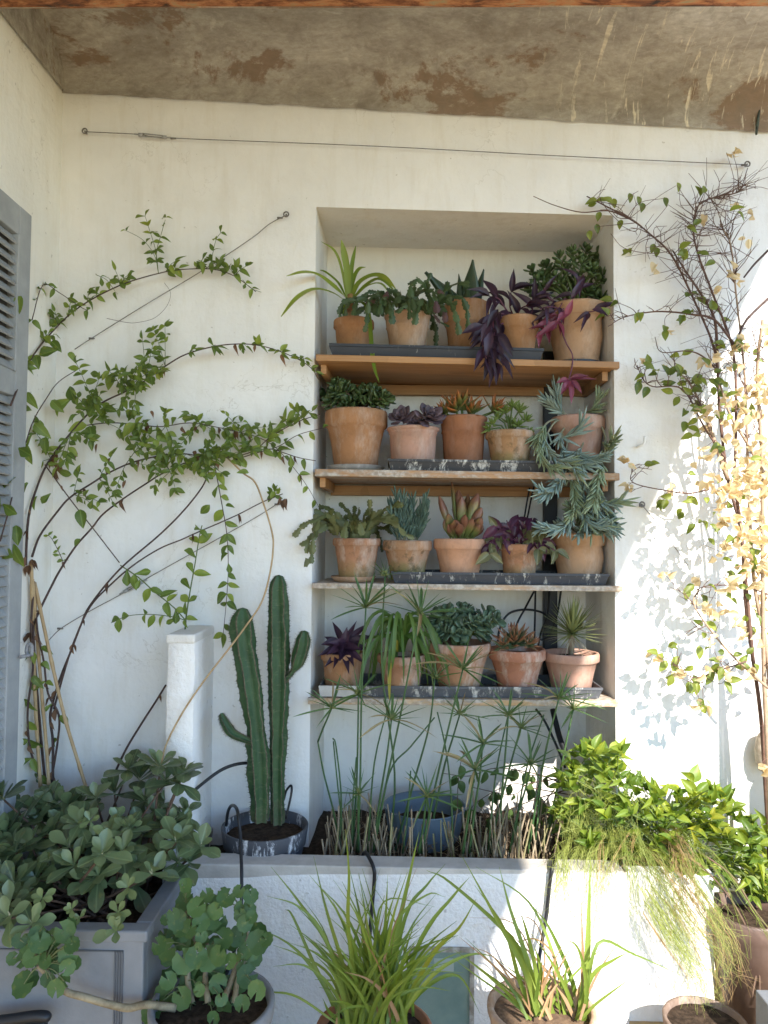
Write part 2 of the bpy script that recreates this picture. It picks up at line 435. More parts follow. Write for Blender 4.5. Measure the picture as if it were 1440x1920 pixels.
# ------------------------------------------------------------------ jack-arch ceiling
BY = -0.475                       # wall-side edge of the steel beam
XE = 1.735                         # right-hand edge of the porch roof
vault = thing('vaulted_ceiling', 'stained grey-brown plaster vault above the white wall', 'ceiling', (0, 0, ZJ))
b = MB(); zr = P(1440, 250, 0).z; xr = P(1440, 250, 0).x
def zspring(x): return ZJ + (zr-ZJ)*(x-XL)/(xr-XL)
rows = []; nx = 90; na = 20
for j in range(na+1):
    r = []
    for i in range(nx+1):
        x = lerp(XL-.02, XE, i/nx); a = math.pi*j/na
        y = BY/2 + (-BY/2)*math.cos(a) - .006
        z = zspring(x)*(1-j/na) + (ZJ-.02)*(j/na) + .19*math.sin(a)**.8
        p = Vector((x, y, z)); k = mnoise.noise(p*4.0)*.008
        if j == 0:
            z += mnoise.noise(Vector((x*9, 3, 0)))*.004 + mnoise.noise(Vector((x*40, 7, 0)))*.005; y = -.010
        else: z += k; y += k*.4 if j < na else 0
        r.append((x, y, z))
    rows.append(r)
b.quad_strip(rows); b.build('vault_soffit', MCEIL, vault)
b = MB()                          # plaster lunette closing the vault against the side wall
arc = [(XL+.010, rows[j][0][1], rows[j][0][2]+.004) for j in range(na+1)]
b.face(arc[::-1]); b.build('lunette', MCEIL, vault)
b = MB()                          # ragged hole with a stub of pipe near the right-hand end
c = P(1421, 226, -.012)
b.tube([P(1418, 252, -.03), P(1420, 232, -.02), P(1424, 205, -.015)], [.004, .006, .003], 6)
b.build('pipe_stub', m_plain('verdigris_stub', (.03, .035, .03), .8, (.09, .12, .10), 50), vault)
beam = thing('steel_beam', 'rusty steel beam carrying the vault along the top', 'beam', (0, BY, ZJ))
b = MB(); zb = P(720, 14, BY).z
b.box((XL, BY-.11, zb), (XE, BY, zb+.014)); b.build('bottom_flange', MRUST, beam)
b = MB(); b.box((XL, BY-.062, zb+.0142), (XE, BY-.048, zb+.20)); b.build('web', MRUST, beam)
roof = thing('porch_roof', 'porch roof slab over the terrace', 'roof', (0, -2, 3.4))
b = MB(); b.box((XL-.3, -4.7, 3.43), (XE, .3, 3.55)); b.build('slab', MCEIL, roof)
b = MB(); b.box((XL-.3, -4.8, 3.08), (XE, -4.7, 3.56)); b.build('fascia', MW, roof)

# unseen low wall, added at right to shade the house wall
gw = thing('added_shade_wall', 'low rendered wall added out of view to shade the right', 'wall', (1.6, -.3, 0))
b = MB(); b.box((1.475, -.62, 0), (1.60, -.004, 1.12)); b.build('wall_core', m_wall('tan_render', (.62, .56, .46), .5, 60, .5), gw, .012)

# ------------------------------------------------------------------ masonry planter
PF = -0.36
zc = P(720, 1625, PF).z           # front arris of the cap
planter = thing('masonry_planter', 'long white rendered planter wall with bare cement top', 'planter', (0, PF, 0))
xl = P(303, 1750, PF).x; xa = P(1184, 1750, PF).x; xb = P(1341, 1750, PF+.07).x
zl, zr_ = P(400, 1622, PF).z, P(1040, 1634, PF).z
def zcap(x): return zl + (zr_-zl)*(x-P(400, 1622, PF).x)/(P(1040, 1634, PF).x-P(400, 1622, PF).x)
b = MB(); patch(b, (xl, PF, -.02), (xa-.03, PF, -.02), (xa-.03, PF, zcap(xa)), (xl, PF, zcap(xl)), 46, 18, .007)
# rounded right-hand corner
rows = []
for k in range(7):
    a = math.pi/2*k/6
    rows.append([(xa-.03+.03*math.sin(a), PF+.03-.03*math.cos(a), z) for z in (-.02, .15, .3, zcap(xa)-.02, zcap(xa))])
rows.append([(xa, PF+.10, z) for z in (-.02, .15, .3, zcap(xa)-.02, zcap(xa))])
b.quad_strip(rows); b.build('front_face', MWR, planter)
b = MB(); b.hexa([(xl, PF+.001, zcap(xl)-.05), (xa, PF+.03, zcap(xa)-.05), (xa, PF+.085, zcap(xa)-.05), (xl, PF+.085, zcap(xl)-.05),
        (xl, PF-.003, zcap(xl)+.004), (xa-.02, PF-.003, zcap(xa)+.004), (xa-.02, PF+.085, zcap(xa)+.004), (xl, PF+.085, zcap(xl)+.004)])
b.build('cap', MCAP, planter, .006)
b = MB(); b.box((xa+.001, PF+.07, -.02), (xb, PF+.13, zcap(xa)-.03)); b.build('return_face', MWR, planter, .008)
b = MB(); b.box((xl, PF+.086, -.02), (xl+.09, -.262, zcap(xl)-.01)); b.build('end_face', MWR, planter)
b = MB()
rows = []
for j in range(9):
    rows.append([(lerp(xl+.05, xb-.02, i/50), lerp(PF+.085, ND+.01, j/8), .405+.03*mnoise.noise(Vector((i*.35, j*.7, 0)))) for i in range(51)])
b.quad_strip(rows); b.build('soil', MSOIL, planter)
# old access panel let into the planter face
pn = thing('access_panel', 'weathered green glazed panel set in the planter face behind grass', 'panel', P(830, 1830, PF))
a0, a1 = P(768, 1772, PF), P(888, 1930, PF)
b = MB(); x0, x1, z1, z0 = a0.x, a1.x, a0.z, max(a1.z, -.015); t = .014
for q in (((x0, z0), (x0+t, z1)), ((x1-t, z0), (x1, z1)), ((x0+t, z1-t), (x1-t, z1))):
    b.box((q[0][0], PF-.012, q[0][1]), (q[1][0], PF-.001, q[1][1]))
b.build('frame', m_plain('flaking_frame', (.20, .17, .13), .9, (.45, .43, .38), 40, .6), pn)
b = MB(); b.box((x0+t, PF-.006, z0), (x1-t, PF-.002, z1-t)); b.build('pane', m_plain('green_pane', (.17, .25, .22), .28, (.26, .34, .29), 8), pn)
b = MB(); b.box((x0+.075, PF-.0075, z1-.075), (x0+.135, PF-.006, z1-.035)); b.build('vent', m_plain('pale_vent', (.36, .42, .38), .5), pn)

# wing pier
pier = thing('wing_pier', 'short rough white pier standing at the left end of planter', 'pier', P(335, 1500, -.25))
p0 = P(312, 1300, -.26); p1 = P(363, 1300, -.26); zt = P(337, 1189, -.26).z
b = MB()
rows = []
for j in range(40):
    z = lerp(.0, zt-.028, j/39); r = []
    prof = [(p0.x, 0), (p0.x, -.13), (p0.x, -.257), (p0.x+.003, -.26), (lerp(p0.x, p1.x, .5), -.26), (p1.x-.003, -.26), (p1.x, -.257), (p1.x, -.13), (p1.x, 0)]
    for (x, y) in prof:
        v = Vector((x, y, z)); k = mnoise.noise(v*22)*.004; r.append((x+k, y+k, z))
    rows.append(r)
b.quad_strip(rows); b.build('shaft', m_wall('pier_roughcast', (.80, .79, .77), 1.0, 55, .4), pier)
b = MB(); b.box((p0.x-.004, -.266, zt-.03), (p1.x+.002, 0.0, zt)); b.build('coping', m_wall('pier_cap', (.72, .70, .66), .7, 60, .5), pier, .006)

# ------------------------------------------------------------------ shelves
MWD = [m_wood('oiled_pine', (.33, .165, .065), (.46, .25, .105), .0), m_wood('worn_pine', (.33, .175, .08), (.44, .255, .12), .55),
       m_wood('grey_pine', (.38, .22, .11), (.50, .32, .17), .85), m_wood('bleached_pine', (.44, .26, .11), (.56, .36, .17), .72)]
SH = [((592, 664), (1162, 678), .024), ((590, 879), (1162, 887), .026), ((585, 1093), (1168, 1099), .020), ((577, 1309), (1160, 1314), .022)]
SF = -0.03
SLAB = ['oiled orange-brown wooden shelf, top of the four in niche', 'wooden shelf with whitish worn edge, second from the top',
        'thin greyed wooden shelf, third from the top in niche', 'pale weathered wooden shelf, lowest of four in niche']
def shz(i, x):
    a, c = P(*SH[i][0], SF), P(*SH[i][1], SF); return a.z+(c.z-a.z)*(x-a.x)/(c.x-a.x)
for i, (a, c, th) in enumerate(SH):
    A, C = P(*a, SF), P(*c, SF)
    sh = thing('shelf', SLAB[i], 'shelf', (0, .15, A.z), 'plank shelves across the niche')
    b = MB()
    bl, br = P(617, 900, ND).x, P(1098, 900, ND).x
    fl, fr = A.x, C.x
    # T-shaped plan: ears lap over the wall face, body inside the niche
    zz = lambda x: shz(i, x)
    b.hexa([(fl, SF, zz(fl)-th), (fr, SF, zz(fr)-th), (fr, -.003, zz(fr)-th), (fl, -.003, zz(fl)-th), (fl, SF, zz(fl)), (fr, SF, zz(fr)), (fr, -.003, zz(fr)), (fl, -.003, zz(fl))])
    il, ir = ntl.x+.004, ntr.x-.004
    il = max(il, fl+.002) if i < 2 else nbl.x+.012
    b.hexa([(il, -.003, zz(il)-th), (ir, -.003, zz(ir)-th), (br, ND-.012, zz(br)-th), (bl, ND-.012, zz(bl)-th),
            (il, -.003, zz(il)-.0005), (ir, -.003, zz(ir)-.0005), (br, ND-.012, zz(br)-.0005), (bl, ND-.012, zz(bl)-.0005)])
    b.build('board', MWD[i], sh, .0025)
    if i < 2: b = MB(); b.box((bl+.01, ND-.035, zz(0)-th-.045), (br-.01, ND-.013, zz(0)-th-.004)); b.build('cleat', MWD[0 if i < 2 else 1], sh, .002)
    for (fx, bx, sg) in () if i > 1 else ((il+.012, bl+.006, 1), (ir-.012, br-.006, -1)):
        b = MB(); x0 = fx; x1 = bx
        b.hexa([(x0, .02, zz(x0)-th-.036), (x0+sg*.02, .02, zz(x0)-th-.036), (x1+sg*.02, ND-.04, zz(x1)-th-.036), (x1, ND-.04, zz(x1)-th-.036),
                (x0, .02, zz(x0)-th-.001), (x0+sg*.02, .02, zz(x0)-th-.001), (x1+sg*.02, ND-.04, zz(x1)-th-.001), (x1, ND-.04, zz(x1)-th-.001)])
        b.build('cleat', MWD[0 if i < 2 else 1], sh)

# ------------------------------------------------------------------ trays and saucers
def tray(i, xa_, xb_, hpx, label, mat, mat_end=None, Ya=-.015, Yb=.24):
    sc = S(Ya); zt_ = None
    a = P(xa_, 900, Ya).x; c = P(xb_, 900, Ya).x
    z0 = lambda x: shz(i, x)+.0015; h = hpx*sc; s = .012
    t = thing('plant_tray', label, 'tray', ((a+c)/2, Ya, z0((a+c)/2)), 'long plastic trays under the pots')
    b = MB()
    def ring(o, z, wdt=0):
        return [(a+o, Ya+o, z0(a)+z), (c-o, Ya+o, z0(c)+z), (c-o, Yb-o, z0(c)+z), (a+o, Yb-o, z0(a)+z)]
    b.quad_strip([ring(s, 0), ring(.003, h*.75), ring(0, h*.78), ring(0, h), ring(.006, h), ring(s+.004, .004)], True, smooth=False)
    b.face(ring(s+.004, .004)); b.face(ring(s, 0)[::-1])
    b.build('tray_body', mat, t)
    if mat_end is not None:
        b = MB(); e = a+.14
        b.hexa([(a+.004, Ya-.002, z0(a)+.002), (e, Ya-.002, z0(e)+.002), (e, Ya+.004, z0(e)+.002), (a+.004, Ya+.004, z0(a)+.002),
                (a-.002, Ya-.003, z0(a)+h), (e, Ya-.003, z0(e)+h), (e, Ya+.0005, z0(e)+h), (a-.002, Ya+.0005, z0(a)+h)])
        b.build('tray_end', mat_end, t)
    return t
BLUEBLK = (.018, .021, .028)
tray(0, 614, 1020, 23, 'dark plastic tray holding four pots on top shelf', m_tray('tray_slate', BLUEBLK, .12))
tray(1, 727, 1130, 21, 'black tray crusted with peeling lime on second shelf', m_tray('tray_crusted', (.022, .022, .024), .52), None)
tray(2, 735, 1142, 21, 'long black tray with chalky rim on third shelf', m_tray('tray_chalky', (.026, .029, .036), .38))
tray(3, 603, 1130, 21, 'grey and black tray with pale left end on lowest shelf', m_tray('tray_streaked', (.05, .053, .06), .45), m_plain('tray_white', (.42, .42, .41), .6, (.55, .55, .53), 20, .2))

def saucer(i, xa_, xb_, Y, label, mat, hpx=9, lift=0.0):
    c = P((xa_+xb_)/2, 900, Y); r = (xb_-xa_)/2*S(Y); z = shz(i, c.x)+.001+lift; h = hpx*S(Y)
    b = MB(); b.lathe([(0.001, 0), (r*.82, 0), (r*.86, .002), (r, h), (r*.965, h+.0015), (r*.86, .006), (.001, .005)], (c.x, Y, z), 30)
    o = b.build('saucer', mat); tag(o, label, 'saucer'); return z+.006
MSC1 = m_tray('saucer_black', (.022, .025, .032), .2)
zs5 = saucer(0, 1022, 1132, .13, 'black round saucer under the big pot on top shelf', MSC1)
zs6 = saucer(1, 612, 722, .12, 'whitish crusted saucer under left pot on second shelf', m_terra('saucer_pale', (.38, .34, .30), .7, .2), 11)
zs11 = saucer(2, 622, 707, .10, 'terracotta saucer at left end of third shelf', m_terra('saucer_terra', (.50, .30, .18), .5, .1), 9)
zs18 = saucer(3, 832, 905, .07, 'small white-crusted saucer in tray on the lowest shelf', m_terra('saucer_white', (.55, .53, .50), .7), 9, .006)
# ------------------------------------------------------------------ leaf shapes (unit length along +Y, unit width along X)
def outline(kind, t):
    if kind == 'ovate': return math.sin(math.pi*min(1, t**.84))**.9
    if kind == 'obovate': return (.12+.88*min(1, t/.62)**1.25) if t < .62 else math.sqrt(max(0, 1-((t-.62)/.385)**2))**1.1
    if kind == 'lance': return math.sin(math.pi*t**.75)**1.1*(1 if t < .98 else .2)
    if kind == 'taper': return (1-t)**.75*(.75+.9*t*(1-t)*2)
    if kind == 'stick': return min(1, t*6+.45)*(1 if t < .72 else max(0, (1-t)/.28)**.7)
    if kind == 'round': return math.sqrt(max(0, 1-(2*t-1)**2))
    if kind == 'strap': return min(1, .5+t*2.5)*(1 if t < .7 else max(0, (1-t)/.3)**.6)
def flat_leaf(name, mat, kind='ovate', n=6, fold=.12, curl=.18, cup=0., twist=0., serr=0., asp=.5):
    b = MB(); rows = []
    for i in range(n+1):
        t = i/n; wv = max(outline(kind, t), .03)*.5
        if serr: wv *= 1+serr*(1 if i % 2 else -1)
        z = -curl*t*t + .06*math.sin(t*5)*curl
        a = twist*t
        row = []
        for x in (-1, -.5, 0, .5, 1):
            xx = x*wv; zz = z + fold*abs(xx)*2*asp*1.6
            row.append((xx*math.cos(a), t, zz+xx*math.sin(a)*asp*1.5))
        rows.append(row)
    b.quad_strip(rows); return b.mesh(name, mat)
def fat_leaf(name, mat, kind='obovate', n=6, k=6, th=.35, curl=-.15, chan=0.):
    b = MB(); rows = []
    for i in range(n+1):
        t = i/n; wv = max(outline(kind, min(t, .995)), .05)*.5
        z0 = -curl*t*t; row = []
        for j in range(k):
            a = 2*math.pi*j/k
            x = math.cos(a)*wv; zz = math.sin(a)*(wv*.6+.12)*th
            if math.sin(a) > 0: zz *= (1-chan)
            row.append((x, t, z0+zz))
        rows.append(row)
    b.quad_strip(rows, True)
    b.face(rows[-1], 0, True); b.face(rows[0][::-1], 0, True)
    return b.mesh(name, mat)
GA = 2.39996
def basis(axis):
    a = Vector(axis).normalized(); u = a.orthogonal().normalized(); return a, u, a.cross(u)
def rosette(bag, meshes, c, axis, n, L0, L1, wr, t0, t1, tr=.5, rise=0.0, j=.12, ph=None):
    "leaves spiral round an axis, inner ones (t0 from the axis) short, outer ones (t1) long"
    a, u, v = basis(axis); ph = rng.uniform(0, 6.28) if ph is None else ph
    for i in range(n):
        s = i/max(1, n-1); th = lerp(t0, t1, s)+rng.uniform(-j, j); az = ph+i*GA+rng.uniform(-j, j)*2
        rad = u*math.cos(az)+v*math.sin(az)
        d = a*math.cos(th)+rad*math.sin(th); nn = a*math.sin(th)-rad*math.cos(th)
        L = lerp(L0, L1, s)*rng.uniform(.88, 1.12); W = L*wr*rng.uniform(.9, 1.1)
        bag.add(rng.choice(meshes), frame(Vector(c)+a*(rise*(1-s)), d, nn, L, W, L*tr))
def along(bag, meshes, cv, step, L, wr, t0=.15, t1=1.0, pair=True, ang=.9, toward=Vector((0, -1, .25)), droop=.2, jt=.5, rnd=.3, hang=False):
    "leaves in pairs along a stem curve"
    acc = 0; k = 0
    n = len(cv); lens = [0]
    for i in range(1, n): lens.append(lens[-1]+(cv[i]-cv[i-1]).length)
    tot = lens[-1]; s = tot*t0
    while s < tot*t1:
        i = max(1, next((q for q in range(n) if lens[q] >= s), n-1)); f = (s-lens[i-1])/max(1e-6, lens[i]-lens[i-1])
        p = cv[i-1].lerp(cv[i], f); t = (cv[i]-cv[i-1]).normalized()
        sd = t.cross(toward).normalized()
        for sg in ((1, -1) if pair else ((1,) if k % 2 else (-1,))):
            if rng.random() < rnd: continue
            d = t*math.cos(ang)+sd*sg*math.sin(ang)+jit(jt)
            if hang: d = d*.5+Vector((0, -.15, -.8))
            d += Vector((0, 0, -droop))
            LL = rng.uniform(L[0], L[1])
            bag.add(rng.choice(meshes), frame(p, d, toward+jit(.55), LL, LL*wr*rng.uniform(.85, 1.15), LL))
        s += step*rng.uniform(.7, 1.35); k += 1
def stemobj(parent, cv, r0, r1, mat, name='stem', n=5):
    b = MB(); m = len(cv); b.tube(cv, [lerp(r0, r1, (i/max(1, m-1))**.8) for i in range(m)], n); return b.build(name, mat, parent)
def blade(parent, px, Y0, Y1, wpx, mat, nrm=Vector((0, -1, .5)), name='leaf', fold=.12, prof='strap', per=4, tip=1.0):
    cv = trace(px, Y0, Y1, per); m = len(cv); b = MB(); sc = S((Y0+(Y1 if Y1 is not None else Y0))/2)
    b.ribbon(cv, [max(.06, outline(prof, min(.99, i/(m-1))))*wpx*sc for i in range(m)], nrm, fold)
    return b.build(name, mat, parent)

# ------------------------------------------------------------------ pots
def pot(root, cx, Y, rim_r, rim_z, base_z, mat, ratio=.70, rimh=.22, style='std', soil=True):
    h = rim_z-base_z; r = rim_r; rb = r*ratio; lip = r*.095; c = (cx, Y, base_z); q = 1-rimh
    if style == 'std':
        pr = [(.001, 0), (rb-.004, 0), (rb, .004), (lerp(rb, r-lip, .5), h*.45), (r-lip, h*q), (r-lip*.4, h*(q+.02)), (r, h*(q+.05)), (r, h*.95), (r-lip*.25, h*.99), (r-lip*.8, h), (r-lip*1.5, h*.985), (r-lip*1.9, h*.80)]
    elif style == 'roll':          # rounded lip and a thin band below it
        pr = [(.001, 0), (rb-.004, 0), (rb, .004), (lerp(rb, r-lip, .55), h*.5), (r-lip*1.2, h*q), (r-lip*.8, h*(q+.015)), (r-lip*1.0, h*(q+.05)), (r-lip*.5, h*.92), (r, h*.95), (r, h*.985), (r-lip*.6, h), (r-lip*1.4, h*.985), (r-lip*1.9, h*.80)]
    elif style == 'flare':         # tall flaring pot with ringed foot
        pr = [(.001, 0), (rb, 0), (rb*1.03, h*.02), (rb*1.03, h*.06), (rb*1.0, h*.075), (rb*1.04, h*.09), (rb*1.04, h*.12), (rb*1.01, h*.135), (lerp(rb, r, .45), h*.5), (r-lip*2.2, h*(q+.02)), (r-lip*1.2, h*(q+.04)), (r-lip*.7, h*.93), (r, h*.97), (r-lip*.2, h), (r-lip*1.2, h*.99), (r-lip*1.7, h*.80)]
    b = MB(); b.lathe(pr, c, 40, 0, .004)
    o = b.build('pot', mat, root)
    if soil:
        b = MB(); b.disc(c, r-lip*1.85, base_z+h*.86, 24); b.build('soil', MSOIL, root)
    return o
def potted(name, label, i, xl_, xr_, pyrim, Y, mat, cat='potted plant', base=None, **kw):
    c = P((xl_+xr_)/2, pyrim, Y); r = (xr_-xl_)/2*S(Y)
    bz = base if base is not None else shz(i, c.x)+.006
    rt = thing(name, label, cat, (c.x, Y, bz), 'potted plants on the niche shelves')
    pot(rt, c.x, Y, r, c.z, bz, mat, **kw)
    return rt, Vector((c.x, Y, c.z)), r
T1 = m_terra('terra_warm', (.42, .215, .105), .4)
T2 = m_terra('terra_pale', (.47, .30, .185), .55)
T3 = m_terra('terra_orange', (.46, .24, .115), .3)
T4 = m_terra('terra_pink', (.50, .29, .21), .45, 0, .18)
T5 = m_terra('terra_deep', (.34, .15, .078), .12)
T6 = m_terra('terra_mossy', (.43, .25, .13), .65, .75)
T7 = m_terra('terra_stained', (.45, .23, .13), .75, .45)
T8 = m_terra('terra_clean', (.58, .32, .20), .12, 0, .08)
T9 = m_terra('terra_sand', (.49, .30, .175), .35, 0, .16)
T10 = m_terra('terra_limed', (.42, .22, .13), .95, .2)
T11 = m_terra('terra_lichen', (.44, .25, .14), .5, 1.0)

# ------------------------------------------------------------------ top shelf
# 1 crinum-like strap plant
LCR = m_leaf('lime_strap', (.13, .20, .022), (.24, .30, .04), .42, .3)
rt, c, r = potted('strap_leaf_plant', 'strap-leaved lime green plant in brown pot, left on top shelf', 0, 625, 702, 602, .10, m_terra('terra_brown', (.40, .20, .095), .2, .2), ratio=.78)
for px, w, Y1 in (([(655, 568), (638, 548), (600, 518), (570, 511), (537, 518)], 14, -.14), ([(650, 566), (622, 549), (588, 543), (556, 560), (527, 594)], 13, -.17),
                  ([(655, 560), (651, 510), (646, 480), (640, 450)], 13, .06), ([(659, 555), (659, 505), (667, 461)], 8, .10), ([(650, 560), (641, 505), (627, 470), (602, 453)], 5, .06),
                  ([(659, 560), (672, 532), (697, 517), (720, 520), (742, 542)], 13, .02), ([(660, 562), (690, 532), (715, 524), (742, 548)], 9, .06), ([(656, 556), (664, 520), (674, 504), (686, 501)], 8, .14),
                  ([(648, 556), (634, 530), (610, 510), (595, 506)], 5, .14), ([(658, 562), (688, 537), (714, 532), (732, 552)], 6, -.02), ([(662, 562), (685, 572), (693, 600), (697, 650), (702, 690), (711, 717)], 8, -.06), ([(648, 565), (644, 585), (645, 600)], 5, .09)):
    blade(rt, px, .10, Y1, w, LCR, Vector((rng.uniform(-.2, .2), -1, .7)))
b = MB(); cb = P(657, 600, .10); b.tube([P(660, 602, .10), P(658, 588, .10), P(657, 570, .10), P(657, 552, .10)], [.024, .021, .015, .011], 10)
b.build('bulb', m_plain('papery_bulb', (.20, .075, .035), .6, (.40, .25, .10), 30), rt)

# Christmas-cactus type plants
def segment_mesh(name, mat):
    b = MB(); rows = []
    for i, (t, wv) in enumerate(((0, .22), (.18, .62), (.30, .5), (.45, .95), (.58, .72), (.75, 1.0), (.9, .62), (1, .50))):
        rows.append([(-wv*.5, t, .0), (-wv*.2, t, .05), (0, t-.0, .09), (wv*.2, t, .05), (wv*.5, t+.03, 0)])
    b.quad_strip(rows); return b.mesh(name, mat)
def holiday_cactus(rt, c, r, me, n, seglen, segs, spread=1.0, azr=(0, 6.28), lift=.9, dead=None):
    bag = Bag(rt, 'stem_segment')
    for k in range(n):
        az = lerp(azr[0], azr[1], (k+.5)/n)+rng.uniform(-.3, .3); out_ = Vector((math.cos(az), math.sin(az), 0))
        p = Vector(c)+out_*r*rng.uniform(.1, .55)+Vector((0, 0, -.01)); th = rng.uniform(.2, lift)
        m = rng.randint(*segs); rate = rng.uniform(.55, .95)*spread
        for s in range(m):
            d = out_*math.sin(th)+Vector((0, 0, math.cos(th)))+jit(.18); d.normalize()
            L = seglen*rng.uniform(.8, 1.15); nn = (Vector((0, -1, .3))+jit(.6)).normalized()
            mm = dead if (dead and s >= m-1 and rng.random() < .2) else me
            bag.add(mm, frame(p, d, nn, L*1.08, L*.62, L))
            p = p+d*L; th = min(2.95, th+rate*rng.uniform(.6, 1.2))
            if rng.random() < .22 and s > 0:
                d2 = (d+jit(.7)).normalized(); bag.add(me, frame(p, d2, nn, L*.9, L*.55, L))
    bag.flush()
LHC = m_leaf('holiday_green', (.030, .060, .020), (.075, .115, .045), .45, .12); LHD = m_leaf('holiday_withered', (.07, .035, .04), (.11, .06, .05), .7, .1)
sg1 = segment_mesh('stem_segment', LHC); sgd = segment_mesh('stem_segment', LHD)
rt, c, r = potted('holiday_cactus', 'drooping holiday cactus in pale pot, second on top shelf', 0, 720, 808, 592, .09, T2, style='roll', rimh=.3)
holiday_cactus(rt, c+V(-.02, -.02, .02), r*1.2, sg1, 18, .042, (3, 6), .9, (2.6, 6.9), 1.0, sgd)
holiday_cactus(rt, c+V(.085, -.06, -.005), r*.6, sg1, 9, .044, (4, 6), .9, (3.5, 5.9), 1.1, sgd)
holiday_cactus(rt, c+V(-.085, -.02, .0), r*.6, sg1, 8, .042, (3, 6), .9, (2.6, 5.0), 1.0, sgd)
# 3 aloe
LAL = m_leaf('aloe_dark', (.018, .040, .020), (.035, .065, .032), .4, .0)
rt, c, r = potted('aloe_plant', 'dark pointed aloe in tall terracotta pot behind purple leaves', 0, 832, 917, 570, .17, T3, style='std', rimh=.36, ratio=.74)
bag = Bag(rt, 'leaf'); al = fat_leaf('aloe_leaf', LAL, 'taper', 8, 8, .55, -.10, .75)
for (bx, by, tx, ty, w, Y1) in ((872, 574, 794, 513, 46, .06), (868, 570, 859, 517, 22, .19), (878, 574, 889, 488, 46, .13), (886, 572, 909, 508, 26, .18), (880, 576, 872, 540, 34, .06), (862, 576, 838, 546, 30, .08)):
    a, t_ = P(bx, by+6, .17), P(tx, ty, Y1); d = t_-a
    bag.add(al, frame(a, d, Vector((a.x-t_.x, -.7, .4)) if tx < bx else Vector((-.5, -1, .2)), d.length, w*S(.15), .14))
bag.flush()
# 4 purple heart (trailing)
LPH = m_leaf('purple_heart', (.022, .011, .024), (.055, .024, .048), .42, .2); LPK = m_leaf('purple_pink', (.10, .020, .040), (.28, .065, .11), .42, .3)
MPST = m_plain('purple_stem', (.10, .03, .06), .5, (.17, .06, .09), 40)
ph = [flat_leaf('purple_leaf', LPH, 'lance', 7, .32, .25, asp=.3), flat_leaf('purple_leaf', LPH, 'lance', 7, .22, .5, 0, .3, asp=.3)]
pk = [flat_leaf('pink_leaf', LPK, 'lance', 7, .3, .2, asp=.3)]
rt, c, r = potted('purple_heart_plant', 'trailing dark purple plant spilling over the top shelf edge', 0, 932, 1010, 598, .10, T3, rimh=.28, ratio=.74)
bag = Bag(rt, 'leaf'); K = S(0)
for px, Y0, Y1, ms in (([(965, 602), (940, 588), (925, 600), (928, 640), (930, 680)], .10, -.06, ph), ([(965, 602), (945, 575), (935, 560), (918, 556)], .10, .02, ph), ([(962, 600), (925, 592), (912, 615), (905, 645), (912, 672)], .08, -.07, ph),
                   ([(968, 602), (956, 575), (958, 548)], .12, .08, ph), ([(972, 600), (995, 590), (1000, 565)], .12, .06, ph), ([(968, 600), (975, 580), (990, 572)], .12, .04, ph), ([(960, 600), (935, 610), (918, 625), (922, 650)], .08, -.05, ph)):
    cv = trace(px, Y0, Y1); stemobj(rt, cv, .0035, .002, MPST)
    along(bag, ms, cv, .026, (.07, .105), .30, .25, 1.02, False, .75, V(0, -1, .4), .25, .35, .0)
    bag.add(ms[0], frame(cv[-1], cv[-1]-cv[-3], V(0, -1, .5), .085, .024, .08)); bag.add(ms[0], frame(cv[-1], cv[-1]-cv[-3]+V(.02, 0, -.01), V(.3, -1, .5), .07, .02, .07))
for (x, y, tx, ty, w) in ((930, 640, 906, 712, 19), (926, 635, 921, 708, 15), (918, 615, 912, 672, 18), (930, 640, 944, 684, 16), (934, 630, 962, 668, 14), (905, 610, 866, 622, 18), (922, 600, 900, 640, 18), (934, 580, 912, 612, 15)):
    a, t_ = P(x, y, -.055), P(tx, ty, -.075); bag.add(ph[0], frame(a, t_-a, V(rng.uniform(-.4, .4), -1, .3), (t_-a).length, w*K, .05))
bag.flush()
# 5 jade + pink purple-heart in the big pot
LJ = m_leaf('jade_green', (.040, .075, .024), (.085, .135, .050), .33, .08)
jd = [fat_leaf('jade_leaf', LJ, 'obovate', 6, 6, .38, -.16)]
def jade(rt, c, tips, Lp, mesh, nper=(7, 10), Ysp=.06, stem=MGSTEM, wr=.62, t1=1.25):
    bag = Bag(rt, 'leaf')
    for (x, y) in tips:
        Y = c.y+rng.uniform(-Ysp, Ysp); t_ = P(x, y, Y); mid = lerp(Vector(c), t_, .5)+V(0, 0, .012)
        cv = crom([Vector(c)+V(rng.uniform(-.02, .02), rng.uniform(-.02, .02), -.02), mid, t_], 4); stemobj(rt, cv, .0065, .0035, stem)
        ax = (t_-mid).normalized()+V(0, -.35, .5)
        L = Lp*S(Y); rosette(bag, mesh, t_, ax, rng.randint(*nper), L*.5, L, wr, .25, t1, .7, .015)
        for s in (.6, .8):
            p = lerp(mid, t_, s); rosette(bag, mesh, p, ax+jit(.3), 3, L*.9, L, wr, 1.0, 1.3, .7)
    bag.flush()
rt, c, r = potted('jade_plant', 'bushy jade plant with pink trailing leaves in big pot, right of top shelf', 0, 1024, 1138, 577, .13, T9, base=zs5, style='flare', ratio=.70)
jade(rt, c+V(0, 0, 0), [(1000, 512), (1012, 530), (995, 545), (1025, 505), (1050, 488), (1075, 478), (1098, 475), (1120, 482), (1132, 492), (1090, 500), (1110, 510), (1062, 510), (1045, 525), (1128, 520), (1140, 522), (1118, 545), (1100, 550), (1080, 530), (1030, 540), (1060, 545), (1125, 560), (1020, 520)], 23, jd, (6, 8), .07)
bag = Bag(rt, 'trailing_leaf')
